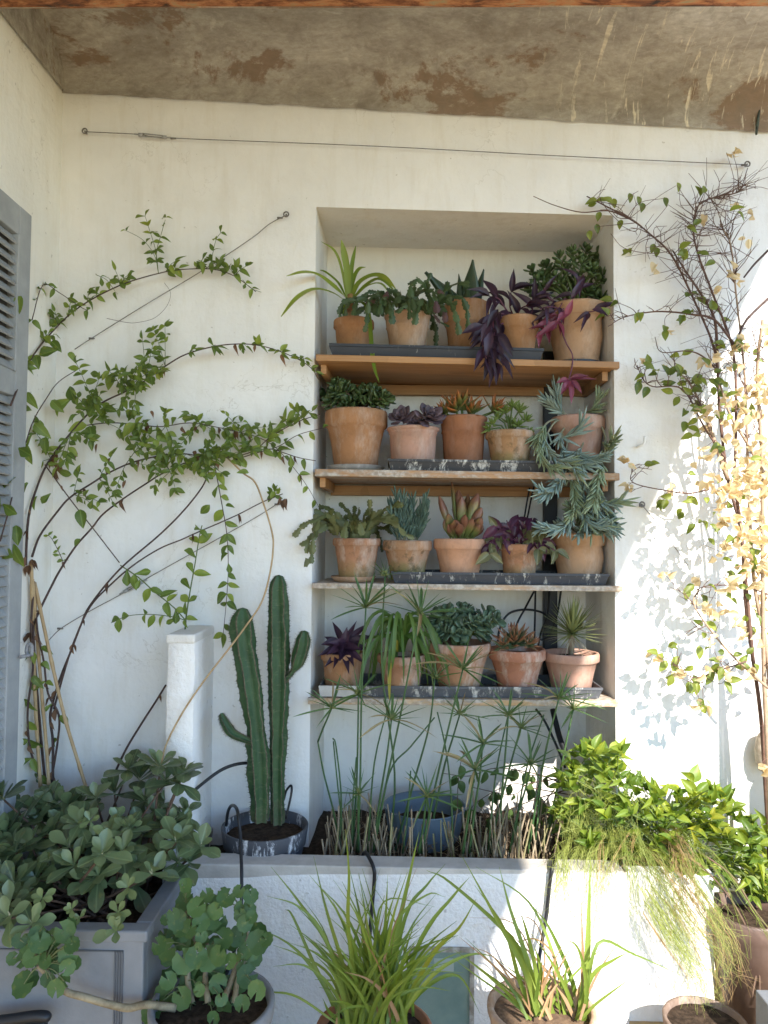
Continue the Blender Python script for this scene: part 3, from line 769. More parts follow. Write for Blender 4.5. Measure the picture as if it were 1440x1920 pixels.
for px, Y0, Y1, ms in (([(1075, 575), (1060, 560), (1050, 575), (1035, 590)], .1, .0, ph), ([(1078, 572), (1075, 550), (1085, 525), (1095, 515)], .1, .02, ph), ([(1070, 575), (1055, 580), (1035, 610), (1010, 622)], .08, -.02, pk+ph), ([(1075, 578), (1062, 590), (1052, 610), (1060, 640), (1073, 665), (1072, 690), (1066, 712)], .06, -.06, pk),
                   ([(1085, 578), (1100, 585), (1120, 582)], .08, .0, ph), ([(1060, 572), (1030, 560), (1020, 540)], .1, .04, ph), ([(1068, 575), (1050, 590), (1042, 615)], .07, .0, pk), ([(1055, 580), (1030, 575), (1012, 580)], .06, .0, ph)):
    cv = trace(px, Y0, Y1); stemobj(rt, cv, .0035, .002, MPST, 'trailing_stem')
    if ms is not pk or px[-1][1] < 650: along(bag, ms, cv, .028, (.06, .09), .30, .3, 1.02, False, .8, V(0, -1, .4), .2, .4, .05)
for (x, y, tx, ty, w, ms) in ((1066, 712, 1045, 715, 11, pk), (1068, 710, 1104, 702, 11, pk), (1067, 714, 1074, 756, 12, pk), (1066, 714, 1052, 738, 12, pk), (1070, 712, 1092, 735, 11, pk), (1068, 712, 1120, 708, 7, pk), (1066, 712, 1060, 730, 12, pk),
                          (1110, 580, 1142, 588, 16, ph), (1105, 585, 1080, 598, 8, ph), (1100, 588, 1090, 620, 7, ph), (1062, 588, 1045, 600, 15, pk), (1060, 595, 1075, 560, 13, pk), (1050, 600, 1005, 632, 12, pk), (1070, 560, 1098, 518, 13, ph)):
    a, t_ = P(x, y, -.05), P(tx, ty, -.07); bag.add(rng.choice(ms), frame(a, t_-a, V(rng.uniform(-.4, .4), -1, .4), (t_-a).length, w*K, .05))
bag.flush()

# ------------------------------------------------------------------ second shelf
LJ2 = m_leaf('jade_dark', (.026, .052, .018), (.085, .125, .042), .28, .05); j2 = [fat_leaf('jade_leaf', LJ2, 'obovate', 6, 6, .36, -.2)]
rt, c, r = potted('jade_plant', 'dark round-leaved jade in large pot, left of second shelf', 1, 609, 727, 772, .12, T1, base=zs6, style='std', ratio=.68, rimh=.30)
jade(rt, c, [(615, 745), (630, 738), (645, 730), (660, 742), (622, 755), (640, 752), (675, 745), (688, 738), (702, 740), (716, 748), (722, 752), (695, 755), (668, 757), (708, 760), (652, 760), (634, 725)], 24, j2, (7, 9), .07, MSTEM, .78)
LEC = m_leaf('echeveria_plum', (.055, .040, .052), (.145, .098, .115), .5, .03); ec = [fat_leaf('echeveria_leaf', LEC, 'obovate', 6, 6, .22, -.28)]
rt, c, r = potted('echeveria_plant', 'plum-grey echeveria rosettes in wide pink pot on second shelf', 1, 725, 824, 803, .10, T4, ratio=.80, rimh=.16, style='roll')
bag = Bag(rt, 'leaf')
for (x, y, L, ax) in ((754, 788, 30, V(-.35, -.75, .6)), (803, 787, 34, V(.25, -.75, .6)), (779, 797, 22, V(0, -.85, .45))):
    rosette(bag, ec, P(x, y, .05), ax, 30, L*.35*K, L*1.05*K, .62, .15, 1.45, .5, .012, .06)
bag.flush()
LOR = m_leaf('orange_crassula', (.085, .11, .028), (.19, .18, .05), .4, .08, edge=(.38, .13, .04)); orr = [fat_leaf('pointed_leaf', LOR, 'taper', 6, 6, .3, -.18, .5)]
rt, c, r = potted('red_tipped_succulent', 'red-tipped pointed succulent in dark terracotta pot, second shelf', 1, 824, 914, 783, .13, T5, style='roll', rimh=.3, ratio=.78)
bag = Bag(rt, 'leaf')
for (x, y, L, ax) in ((855, 772, 52, V(-.3, -.45, .8)), (882, 776, 44, V(.15, -.6, .8)), (836, 776, 38, V(-.6, -.5, .6)), (925, 772, 42, V(.5, -.4, .7)), (866, 768, 50, V(.1, .1, 1))):
    cc = P(x, y, .11); stemobj(rt, [Vector((c.x, c.y, c.z-.03)), lerp(c, cc, .6)+V(0, 0, -.01), cc], .006, .005, MGSTEM)
    rosette(bag, orr, cc, ax, 16, L*.55*K, L*K, .36, .12, 1.25, .5, .01, .1)
bag.flush()
LSD = m_leaf('sedum_green', (.10, .16, .030), (.20, .27, .065), .38, .08); sd = [fat_leaf('sedum_leaf', LSD, 'lance', 6, 6, .4, -.15)]
rt, c, r = potted('sedum_plant', 'bright green sedum rosettes in small mossy pot', 1, 910, 1002, 810, .09, T6, ratio=.70, rimh=.2)
bag = Bag(rt, 'leaf')
for (x, y, L) in ((925, 796, 20), (948, 775, 26), (972, 772, 27), (985, 790, 24), (955, 795, 24), (935, 785, 22), (970, 800, 22), (990, 812, 18), (918, 805, 18), (960, 765, 22)):
    cc = P(x, y, .06+rng.uniform(-.03, .05)); stemobj(rt, [Vector((c.x, c.y, c.z-.02)), lerp(c, cc, .5)+V(0, 0, .01), cc], .004, .003, MGSTEM)
    rosette(bag, sd, cc, (cc-c)+V(0, -.05, .05), 13, L*.5*K, L*K, .33, .15, 1.35, .5, .008, .1)
bag.flush()
LCS = m_leaf('chalk_blue', (.15, .225, .20), (.29, .38, .34), .55, .05); LCG = m_leaf('chalk_green', (.17, .23, .125), (.28, .345, .215), .5, .05)
cs = [fat_leaf('stick_leaf', LCS, 'stick', 5, 5, .8, -.12), fat_leaf('stick_leaf', LCS, 'stick', 5, 5, .8, .1)]; cg = [fat_leaf('stick_leaf', LCG, 'stick', 5, 5, .8, -.1)]
MCS = m_plain('chalk_stem', (.20, .21, .13), .7, (.30, .28, .19), 40)
def sticks(bag, cv, meshes, step, Lp, Y, spread=.55, t0=.0, n=2):
    m = len(cv); lens = [0]
    for i in range(1, m): lens.append(lens[-1]+(cv[i]-cv[i-1]).length)
    s = lens[-1]*t0
    while s < lens[-1]:
        i = max(1, next(q for q in range(m) if lens[q] >= s)); p = cv[i-1].lerp(cv[i], (s-lens[i-1])/max(1e-6, lens[i]-lens[i-1])); t = (cv[i]-cv[i-1]).normalized()
        for k in range(n):
            d = t+jit(1).normalized()*spread+V(0, -.15, 0); d.normalize(); L = Lp*S(Y)*rng.uniform(.75, 1.15)
            bag.add(rng.choice(meshes), frame(p, d, V(0, -1, .3)+jit(.3), L, .0075*rng.uniform(.85, 1.2), .011))
        s += step
rt, c, r = potted('chalk_stick_plant', 'long trailing blue chalk-stick succulent hanging from second shelf', 1, 1034, 1133, 783, .13, T4, rimh=.25, ratio=.75)
bag = Bag(rt, 'leaf', 300)
for px, ms, t0, Y1 in (([(1060, 785), (1030, 790), (1012, 815), (1010, 845), (1025, 870), (1045, 880)], cg, .3, -.06), ([(1070, 785), (1040, 792), (1022, 830), (1040, 860), (1070, 870), (1085, 890)], cs+cg, .35, -.07), ([(1080, 782), (1060, 800), (1050, 820), (1075, 815), (1092, 795)], cs, .45, -.03),
                    ([(1095, 780), (1098, 810), (1090, 840), (1080, 852), (1110, 862), (1128, 858)], cs, .5, -.06), ([(1110, 780), (1128, 800), (1136, 830), (1128, 870), (1120, 910), (1112, 945)], cg, .55, -.08), ([(1128, 870), (1140, 840), (1150, 822)], cg, .2, -.07), ([(1070, 785), (1050, 830), (1065, 870), (1050, 900), (1030, 925), (1012, 920)], cs, .5, -.09),
                    ([(1075, 785), (1062, 840), (1072, 890), (1078, 935), (1072, 965)], cg, .4, -.08), ([(1085, 785), (1080, 840), (1095, 890), (1110, 930), (1140, 945), (1165, 940)], cs+cg, .5, -.09), ([(1090, 785), (1085, 850), (1090, 900), (1092, 950), (1105, 985), (1135, 985)], cs+cg, .5, -.09), ([(1080, 785), (1075, 850), (1080, 920), (1078, 960), (1055, 990), (1030, 992)], cs, .55, -.10),
                    ([(1065, 780), (1040, 765), (1030, 755)], cs, .2, .08), ([(1060, 780), (1045, 750), (1042, 735)], cs, .3, .1), ([(1090, 778), (1110, 768), (1122, 750)], cg, .3, .06), ([(1095, 790), (1100, 850), (1108, 900), (1115, 950), (1140, 985), (1150, 990)], cs, .6, -.09), ([(1060, 790), (1055, 840), (1080, 860), (1100, 875)], cs, .4, -.05)):
    cv = trace(px, .10, Y1, 5); stemobj(rt, cv, .0045, .003, MCS); sticks(bag, cv, ms, .0095, 36, -.05, .60, t0, 3)
bag.flush()

# ------------------------------------------------------------------ third shelf
LH2 = m_leaf('holiday_olive', (.075, .095, .030), (.15, .16, .065), .45, .15); sg2 = segment_mesh('stem_segment', LH2)
rt, c, r = potted('holiday_cactus', 'olive holiday cactus in mossy stained pot, third shelf left', 2, 624, 714, 1009, .10, T7, base=zs11, rimh=.2, ratio=.72)
holiday_cactus(rt, c+V(0, 0, -.012), r*.8, sg2, 26, .045, (4, 6), .58, (0, 6.28), .5)
holiday_cactus(rt, c+V(-.06, -.03, .02), r*.6, sg2, 7, .045, (4, 6), .8, (2.6, 4.4), .6)
LCD = m_leaf('chalk_teal', (.055, .105, .085), (.13, .20, .16), .5, .05); cd = [fat_leaf('stick_leaf', LCD, 'stick', 5, 5, .8, -.25), fat_leaf('stick_leaf', LCD, 'stick', 5, 5, .8, -.1)]
rt, c, r = potted('chalk_stick_plant', 'upright blue-green chalk sticks in dark blotched pot, third shelf', 2, 718, 810, 1013, .10, T11, ratio=.66, rimh=.27)
bag = Bag(rt, 'leaf', 300)
for (x, y, bx) in ((732, 945, 745), (742, 932, 752), (755, 935, 760), (764, 950, 765), (775, 942, 770), (790, 950, 775), (798, 935, 780), (802, 950, 782), (736, 965, 748), (770, 965, 768), (785, 970, 775), (750, 962, 757)):
    cv = trace([(bx, 1012), (lerp(bx, x, .6), lerp(1012, y, .5)), (x, y)], .10, .08+rng.uniform(-.05, .05)); stemobj(rt, cv, .004, .003, MCS); sticks(bag, cv, cd, .0095, 24, .1, .45, .05, 2)
bag.flush()
LPD = m_leaf('paddle_olive', (.13, .165, .048), (.24, .27, .09), .36, .06, edge=(.20, .09, .055)); pdl = [fat_leaf('paddle_leaf', LPD, 'obovate', 7, 8, .3, -.18), fat_leaf('paddle_leaf', LPD, 'obovate', 7, 8, .3, .12)]
rt, c, r = potted('paddle_plant', 'red-edged upright paddle succulent in clean new pot', 2, 813, 911, 1010, .10, T8, ratio=.70, rimh=.27)
bag = Bag(rt, 'leaf')
for (bx, tx, ty, w, Y1) in ((858, 848, 903, 7, .1), (850, 825, 930, 13, .08), (858, 860, 918, 20, .12), (864, 866, 932, 17, .06), (870, 895, 925, 20, .08), (866, 884, 940, 15, .12), (850, 838, 962, 15, .04), (856, 851, 972, 18, .02), (866, 872, 962, 14, .02), (874, 902, 952, 17, .06), (878, 905, 970, 17, .05), (870, 885, 975, 16, .02), (862, 862, 985, 15, .0), (880, 898, 985, 14, .03), (852, 842, 985, 13, .03), (868, 878, 925, 13, .15), (846, 834, 975, 13, .07), (884, 906, 985, 13, .08)):
    a, t_ = P(bx, 1012, .09), P(tx, ty, Y1); d = t_-a
    bag.add(rng.choice(pdl), frame(a, d, V((t_.x-a.x)*-4, -1, .2), d.length, w*K*1.25, d.length*.55))
bag.flush()
LZB = m_leaf('wandering_purple', (.045, .014, .032), (.11, .035, .075), .35, .2); LZG = m_leaf('wandering_green', (.085, .095, .040), (.17, .17, .085), .35, .2, vein=.5)
zb_ = [flat_leaf('wandering_leaf', LZB, 'ovate', 6, .22, .3), flat_leaf('wandering_leaf', LZG, 'ovate', 6, .22, .3)]
rt, c, r = potted('wandering_plant', 'purple and green wandering plant in small pot, third shelf', 2, 937, 1010, 1020, .08, T7, ratio=.78, rimh=.2)
bag = Bag(rt, 'leaf')
for px, Y1 in (([(972, 1018), (945, 995), (925, 985)], .04), ([(970, 1018), (940, 1005), (920, 1020), (918, 1045)], .0), ([(972, 1018), (955, 990), (950, 975)], .08), ([(975, 1016), (985, 990), (1000, 985)], .06), ([(978, 1018), (1000, 1005), (1020, 1020), (1040, 1032)], -.02), ([(970, 1016), (970, 990), (965, 980)], .1), ([(975, 1018), (995, 1010), (1010, 1030)], .0), ([(968, 1016), (952, 1008), (942, 1018)], .02), ([(975, 1016), (990, 995), (1010, 1000)], .02)):
    cv = trace(px, .08, Y1); stemobj(rt, cv, .003, .002, MPST); along(bag, [zb_[0], zb_[0], zb_[1]] if px[-1][0] < 990 else [zb_[1], zb_[1], zb_[0]], cv, .022, (.045, .07), .5, .2, 1.02, True, .9, V(0, -1, .5), .2, .4, .15)
bag.flush()
rt, c, r = potted('chalk_stick_plant', 'wide ridged sandy pot of chalk sticks, right of third shelf', 2, 1034, 1138, 1000, .12, T9, style='flare', ratio=.74, rimh=.28)
bag = Bag(rt, 'leaf', 300)
for px, ms in (([(1085, 1000), (1060, 985), (1030, 985), (1015, 990)], cs), ([(1090, 1000), (1110, 975), (1140, 970), (1150, 980)], cs), ([(1085, 1000), (1080, 970), (1070, 950)], cg), ([(1095, 1000), (1105, 970), (1112, 950)], cg), ([(1088, 1000), (1090, 990), (1085, 1003)], cs), ([(1100, 1000), (1120, 990), (1135, 1000)], cs), ([(1095, 1000), (1100, 985), (1110, 1002)], cs+cg)):
    cv = trace(px, .11, -.03); stemobj(rt, cv, .0045, .003, MCS); sticks(bag, cv, ms, .010, 32, -.02, .6, .2, 2)
bag.flush()

# ------------------------------------------------------------------ lowest shelf
rt, c, r = potted('purple_heart_plant', 'compact purple plant in pot at left end of lowest shelf', 3, 602, 684, 1222, .09, T1, ratio=.78, rimh=.22)
bag = Bag(rt, 'leaf')
for (tx, ty, w, Y1) in ((628, 1163, 12, .1), (650, 1180, 16, .05), (690, 1168, 12, .1), (686, 1195, 14, .04), (608, 1205, 18, .02), (622, 1215, 16, -.02), (640, 1232, 18, -.02), (660, 1235, 16, -.02), (668, 1185, 14, .1), (612, 1245, 14, -.01), (695, 1190, 12, .06), (640, 1190, 14, .14), (675, 1215, 14, .0), (630, 1200, 16, .0), (610, 1190, 13, .08), (600, 1225, 15, .0), (625, 1245, 15, -.03), (655, 1250, 16, -.03), (678, 1235, 14, -.02), (645, 1205, 15, .0), (662, 1165, 13, .08), (690, 1215, 13, .02)):
    a, t_ = P(645+rng.uniform(-8, 8), 1218-rng.uniform(0, 14), .07), P(tx, ty, Y1); bag.add(rng.choice(ph), frame(a, t_-a, V(rng.uniform(-.4, .4), -1, .6), (t_-a).length*1.05, w*K*1.1, .06))
bag.flush()
LSP = m_leaf('spider_green', (.060, .125, .022), (.13, .21, .045), .4, .3)
rt, c, r = potted('spider_plant', 'arching green grassy plant over pale stained pot, lowest shelf', 3, 708, 797, 1226, .06, T10, ratio=.75, rimh=.24)
for k in range(40):
    az = rng.uniform(0, 6.28); ln = rng.uniform(65, 130); sx_ = math.cos(az); x0, y0 = 752+rng.uniform(-8, 8), 1222
    dx = sx_*ln*.75; hgt = rng.uniform(25, 72); dy = rng.uniform(20, 75)
    blade(rt, [(x0, y0), (x0+dx*.25, y0-hgt), (x0+dx*.65, y0-hgt*.85), (x0+dx*.95, y0+dy*.2), (x0+dx*1.08, y0+dy)], .06, .06+.10*math.sin(az)-.04, rng.uniform(4.5, 7.5), LSP, V(-sx_*.5, -1, .9))
blade(rt, [(745, 1222), (742, 1200), (733, 1230), (730, 1280), (731, 1318)], .05, -.07, 7, m_leaf('yellowing', (.30, .26, .03), (.42, .36, .06), .5, .3), V(0, -1, .4))
LJ3 = m_leaf('blue_jade', (.050, .090, .052), (.11, .165, .10), .35, .05); j3 = [fat_leaf('jade_leaf', LJ3, 'obovate', 6, 6, .26, -.2)]
rt, c, r = potted('jade_plant', 'grey-green round-leaved succulent in streaked pot, lowest shelf middle', 3, 803, 920, 1203, .08, T10, base=zs18, ratio=.62, rimh=.22)
jade(rt, c, [(822, 1160), (838, 1150), (845, 1165), (868, 1150), (880, 1155), (890, 1170), (912, 1155), (925, 1165), (905, 1175), (830, 1185), (850, 1180), (870, 1175), (885, 1185), (900, 1190), (840, 1192), (862, 1190), (815, 1175)], 26, j3, (6, 8), .06, MGSTEM, .85, 1.35)
LAG = m_leaf('agave_green', (.065, .10, .045), (.115, .155, .075), .4, .05, edge=(.28, .12, .06)); ag = [fat_leaf('agave_leaf', LAG, 'taper', 6, 6, .28, -.22, .5)]
rt, c, r = potted('rosette_succulent', 'pointed red-tipped rosettes in white-stained pot, lowest shelf', 3, 917, 1022, 1215, .08, m_terra('terra_whitestain', (.42, .19, .115), .8), ratio=.62, rimh=.27)
bag = Bag(rt, 'leaf')
rosette(bag, ag, P(965, 1210, .06), V(-.1, -.5, .9), 34, .05, .105, .36, .12, 1.35, .5, .02, .08)
rosette(bag, ag, P(992, 1210, .03), V(.5, -.6, .7), 26, .03, .055, .30, .12, 1.4, .5, .01, .08)
rosette(bag, ag, P(945, 1212, .03), V(-.4, -.7, .7), 16, .03, .06, .36, .12, 1.4, .5, .01, .08)
bag.flush()
LYU = m_leaf('yucca_pale', (.19, .23, .08), (.33, .36, .16), .45, .2); yu = [flat_leaf('spike_leaf', LYU, 'taper', 5, .3, .03, asp=.06)]
rt, c, r = potted('spiky_yucca', 'small spiky yucca in dusty pink pot, right of lowest shelf', 3, 1019, 1122, 1222, .10, m_terra('terra_dusty', (.46, .27, .20), .35, 0, .15), ratio=.68, rimh=.25)
bag = Bag(rt, 'leaf')
cc = P(1072, 1190, .09); stemobj(rt, [Vector((c.x, c.y, c.z-.02)), cc], .010, .012, MSTRAW, 'trunk', 7)
rosette(bag, yu, cc, V(.02, -.15, 1), 120, .13, .125, .075, .05, 1.75, .3, .012, .12)
bag.flush()
yd = [flat_leaf('dry_spike_leaf', m_leaf('yucca_dry', (.30, .25, .16), (.42, .36, .26), .7, .2), 'taper', 5, .3, .25, asp=.06)]
bag = Bag(rt, 'dry_leaf'); rosette(bag, yd, cc+V(0, 0, -.01), V(.05, -.2, 1), 14, .09, .11, .05, 1.6, 2.1, .6, 0, .25); bag.flush()
# ------------------------------------------------------------------ shutter on the side wall
MSHU = m_plain('blue_grey_paint', (.25, .268, .28), .6, (.33, .345, .355), 9, .15)
xs = XL+.045
sy0 = PXX(60, 405, xs).y; ztop = PXX(60, 405, xs).z; sy1 = sy0-.62
shu = thing('louvred_shutter', 'blue-grey louvred wooden shutter folded against the side wall', 'shutter', (xs, sy0, 0))
st = .075; zm1 = PXX(42, 702, xs).z; zm0 = PXX(42, 748, xs).z; ztl = PXX(42, 445, xs).z; zlo = .62
def bx(n, y0, y1, z0, z1, dx=.0, th=.032):
    b = MB(); b.box((xs-th, y0, z0), (xs+dx, y1, z1)); return b.build(n, MSHU, shu, .003)
bx('stile', sy0-st, sy0, .12, ztop); bx('stile', sy1, sy1+st, .12, ztop)
for a, c_ in ((ztl, ztop), (zm0, zm1), (.12, zlo)): bx('rail', sy1+st, sy0-st, a, c_, -.001)
bx('bead', sy0-st-.012, sy0-st, zm1, ztl, .004); bx('bead', sy0-st-.012, sy0-st, zlo, zm0, .004)
b = MB(); L = (sy0-st-.0125)-(sy1+st); h = .036; th = .006
for (x, y, z) in (): pass
sm = MB(); a = R(52); dx, dz = math.cos(a)*h/2, math.sin(a)*h/2; nx_, nz_ = math.sin(a)*th/2, math.cos(a)*th/2
# slat tilts outward at its foot
q = [(-dx-nx_, dz-nz_), (dx-nx_, -dz-nz_), (dx+nx_, -dz+nz_), (-dx+nx_, dz+nz_)]
sm.hexa([(q[0][0], -L/2, q[0][1]), (q[1][0], -L/2, q[1][1]), (q[1][0], L/2, q[1][1]), (q[0][0], L/2, q[0][1]),
         (q[3][0], -L/2, q[3][1]), (q[2][0], -L/2, q[2][1]), (q[2][0], L/2, q[2][1]), (q[3][0], L/2, q[3][1])])
sme = sm.mesh('slat', MSHU)
def slats(z0, z1, pitch=.0315):
    n = int((z1-z0)/pitch)
    for k in range(n):
        o = bpy.data.objects.new('slat', sme); link(o, shu)
        o.location = (-.014, (sy1+sy0)/2-sy0+rng.uniform(-.0005, .0005), z0+(k+.5)*(z1-z0)/n); o.rotation_euler = (0, rng.uniform(-.06, .06), 0)
slats(zm1, ztl); slats(zlo, zm0)
b = MB(); b.box((xs-.033, sy1+st, zlo), (xs-.029, sy0-st, ztl)); b.build('gap_shade_sheet', m_plain('shutter_shade', (.10, .11, .12), .8), shu)  # dark sheet behind the slats: shade of the gaps put into colour
hb = thing('shutter_holdback', 'small grey iron holdback beside the shutter edge', 'hook', P(55, 1212, -.2))
b = MB(); b.tube([P(38, 1232, -.32), P(48, 1230, -.3), P(58, 1228, -.28)], .006, 7); b.tube(crom([P(55, 1232, -.28), P(50, 1222, -.28), P(53, 1208, -.28), P(60, 1212, -.28), P(59, 1230, -.28)], 4), .006, 7)
b.build('hook_body', m_plain('grey_iron', (.16, .16, .17), .6, (.32, .32, .33), 70), hb)

P_raw = P
def P(px, py, Y):
    "as before, but never inside the side wall or the shutter"
    p = P_raw(px, py, Y)
    if px < 200 and p.x < XL+.014:
        p = PXX(px, py, XL+.014+.006*(hash((int(px*7), int(py*3))) % 7)/7)
        if p.y < sy0+.012: p = PXX(px, py, xs+.012)
    return p
# ------------------------------------------------------------------ trellis wires
def eye(parent, p, r=.009):
    b = MB(); pts = [p+V(r*math.cos(a_), -.006, r*math.sin(a_)) for a_ in [2*math.pi*k/10 for k in range(11)]]
    b.tube(pts, .0028, 5, cap=False); b.tube([p+V(0, .012, 0), p+V(0, -.004, 0)], .0035, 6); b.build('eye_bolt', MWIRE, parent)
def turnbuckle(parent, a, c):
    d = (c-a).normalized(); up_ = V(0, -.006, 0); sd = d.cross(V(0, 1, 0)).normalized()*.005
    b = MB(); b.tube([a+sd, c+sd], .0026, 5); b.tube([a-sd, c-sd], .0026, 5)
    b.tube([a-d*.012, a+d*.004], .0065, 6); b.tube([c-d*.004, c+d*.012], .0065, 6); b.tube([a-d*.03, a-d*.01], .003, 5); b.tube([c+d*.01, c+d*.03], .003, 5)
    b.build('turnbuckle', m_plain('galvanised', (.26, .26, .26), .45, (.38, .38, .37), 40), parent)
def wire(label, pts, Y=-.018, tb=None, knots=(), ends=(0, 1), sag=0):
    t = thing('trellis_wire', label, 'wire', P(*pts[0], Y)); b = MB()
    b.tube(trace(pts, Y, None, 5), .0016, 5); b.build('cable', MWIRE, t)
    if 0 in ends: eye(t, P(*pts[0], Y))
    if 1 in ends: eye(t, P(*pts[-1], Y))
    for (k) in knots:
        b = MB(); p = P(*k, Y); b.tube([p-V(.010, 0, .001), p+V(.010, 0, -.001)], [.004, .003], 6); b.build('wire_clamp', MWIRE, t)
    if tb: turnbuckle(t, P(*tb[0], Y), P(*tb[1], Y))
wire('long thin steel wire strung high across the wall', [(160, 247), (260, 252), (325, 259), (700, 274), (1060, 293), (1400, 309)], -.018, ((266, 253), (306, 257)), ((325, 259), (1395, 309)))
wire('slanting wire ending at an eye bolt left of niche', [(537, 403), (505, 420), (470, 448), (380, 507), (270, 573), (172, 634), (140, 655)], -.02, None, ((525, 408), (172, 634)), (0,))
wire('lower slanting wire with turnbuckle behind the climber', [(535, 935), (480, 970), (400, 1015), (280, 1082), (235, 1110), (170, 1145), (115, 1178), (92, 1200)], -.02, ((238, 1107), (262, 1094)), ((113, 1178), (520, 945)), ())
wire('short wire stretched across the sunlit wall at right', [(1203, 946), (1235, 985), (1290, 1060)], -.015, None, ((1204, 948),), (0,))
for (x, y, lb) in ((1203, 828, 'small painted hook on the wall right of niche'),):
    b = MB(); b.tube(crom([P(x-7, y+10, 0), P(x-6, y+8, -.02), P(x+4, y+4, -.03), P(x+6, y-10, -.03)], 4), .0045, 6); tag(b.build('wall_hook', MW), lb, 'hook')

# ------------------------------------------------------------------ irrigation hoses and conduit
def hose(label, px, Y0, Y1=None, r=.006, mat=MBLK, name='irrigation_hose', per=7):
    b = MB(); b.tube(trace(px, Y0, Y1, per), r, 7); return tag(b.build(name, mat), label, 'hose')
cdt = MB()
A_, B_ = P(1030, 716, ND-.03), P(1034, 1270, ND-.03)
cdt.box((P(1019, 716, ND-.03).x, ND-.045, P(1030, 1275, ND-.03).z), (P(1044, 716, ND-.03).x, ND-.012, P(1030, 660, ND-.03).z))
tag(cdt.build('black_conduit', m_plain('black_strip', (.015, .015, .018), .5), None, .003), 'flat black conduit running down the back of niche', 'conduit')
hose('thick black hose slanting to the planter behind papyrus', [(1036, 1330), (1050, 1385), (1066, 1425), (1078, 1455)], .30, .1, .011)
hose('pair of thin black tubes behind the third shelf, left one', [(993, 915), (985, 960), (978, 1010), (985, 1060)], .31, .3, .0035)
hose('thin black tube rising beside the conduit behind third shelf', [(1001, 912), (992, 955), (985, 1000), (990, 1060)], .32, .3, .0035)
hose('thin black tube fanning left below the third shelf', [(1002, 1108), (985, 1140), (968, 1175), (962, 1230)], .31, .2, .0042)
hose('thin straight black tube hanging below the third shelf', [(1004, 1108), (1003, 1160), (1002, 1200)], .31, .25, .0042)
hose('thin black tube curving right below the third shelf', [(1030, 1106), (1027, 1150), (1015, 1185), (1008, 1215)], .31, .2, .0042)
hose('looped black tube arching over the rosette pot', [(932, 1212), (938, 1175), (955, 1150), (985, 1143), (1015, 1148), (1030, 1160)], .24, .3, .0045)
hose('thin black tube dropping close to the conduit', [(1052, 1106), (1045, 1150), (1030, 1190), (1015, 1200)], .31, .25, .0042)
hose('black hose arching from the bush toward the cactus', [(290, 1560), (310, 1535), (345, 1500), (385, 1465), (420, 1441), (455, 1431), (492, 1433)], -.3, -.12, .0055)
hose('black hose hanging down the planter from the cactus pot', [(424, 1548, -.2), (428, 1520, -.22), (436, 1510, -.25), (445, 1520), (450, 1560), (452, 1600), (453, 1640), (452, 1700), (440, 1780), (415, 1850), (404, 1890)], -.26, -.66, .0052)
hose('black hose running down the planter face into lemongrass', [(676, 1615, -.2), (684, 1598, -.285), (694, 1612, -.345), (701, 1630, -.371), (702, 1650, -.372), (696, 1720, -.385), (690, 1800, -.42), (686, 1850, -.45)], -.33, -.45, .006)
hose('black hose edging the sunlit end of planter', [(1052, 1618, -.2), (1047, 1602, -.285), (1036, 1625, -.371), (1030, 1660, -.373), (1024, 1720, -.38), (1012, 1790, -.42), (1005, 1850, -.5)], -.30, -.42, .006)
hose('small black dripper loop in cactus pot', [(532, 1500), (537, 1482), (546, 1473), (546, 1490), (536, 1535)], -.10, -.16, .004)
hose('black tube leaning on the back niche wall', [(1005, 1330), (1020, 1350), (1042, 1395), (1060, 1440)], .33, .2, .005)

# ------------------------------------------------------------------ column cactus
MCA = m_leaf('cactus_green', (.018, .052, .019), (.040, .088, .032), .5, .0, nsc=30); 
def m_cactus():
    m, t, b, o = newmat('cactus_skin'); g = pos(t)
    col = mix(t, ramp(t, noise(t, 14, 5, .65, g), [(.3, 0.), (.7, 1.)]), (.016, .048, .018), (.042, .090, .034))
    band = ramp(t, noise(t, 38, 6, .75, g, (.6, .6, 1.8)), [(.55, 0.), (.68, 1.)])
    col = mix(t, math_(t, 'MULTIPLY', band, .6), col, (.12, .145, .075))
    z = N(t, 'ShaderNodeSeparateXYZ'); t.links.new(g, z.inputs[0])
    cork = ramp(t, math_(t, 'ADD', z.outputs[2], math_(t, 'MULTIPLY', noise(t, 30, 5, .7, g), .30)), [(.66, 1.), (.78, 0.)])
    col = mix(t, math_(t, 'MULTIPLY', cork, .55), col, (.13, .11, .065))
    t.links.new(col, b.inputs[0]); b.inputs['Roughness'].default_value = .55; b.inputs['Specular IOR Level'].default_value = .35
    bump(t, b, noise(t, 60, 5, .7, g), .3, .004); return m
MCA = m_cactus()
MCR = m_plain('cactus_ridge', (.055, .045, .028), .8, (.13, .12, .075), 120)
cy = -.165
cact = thing('column_cactus', 'tall green columnar cactus in white-splashed grey pot', 'cactus', P(497, 1600, cy))
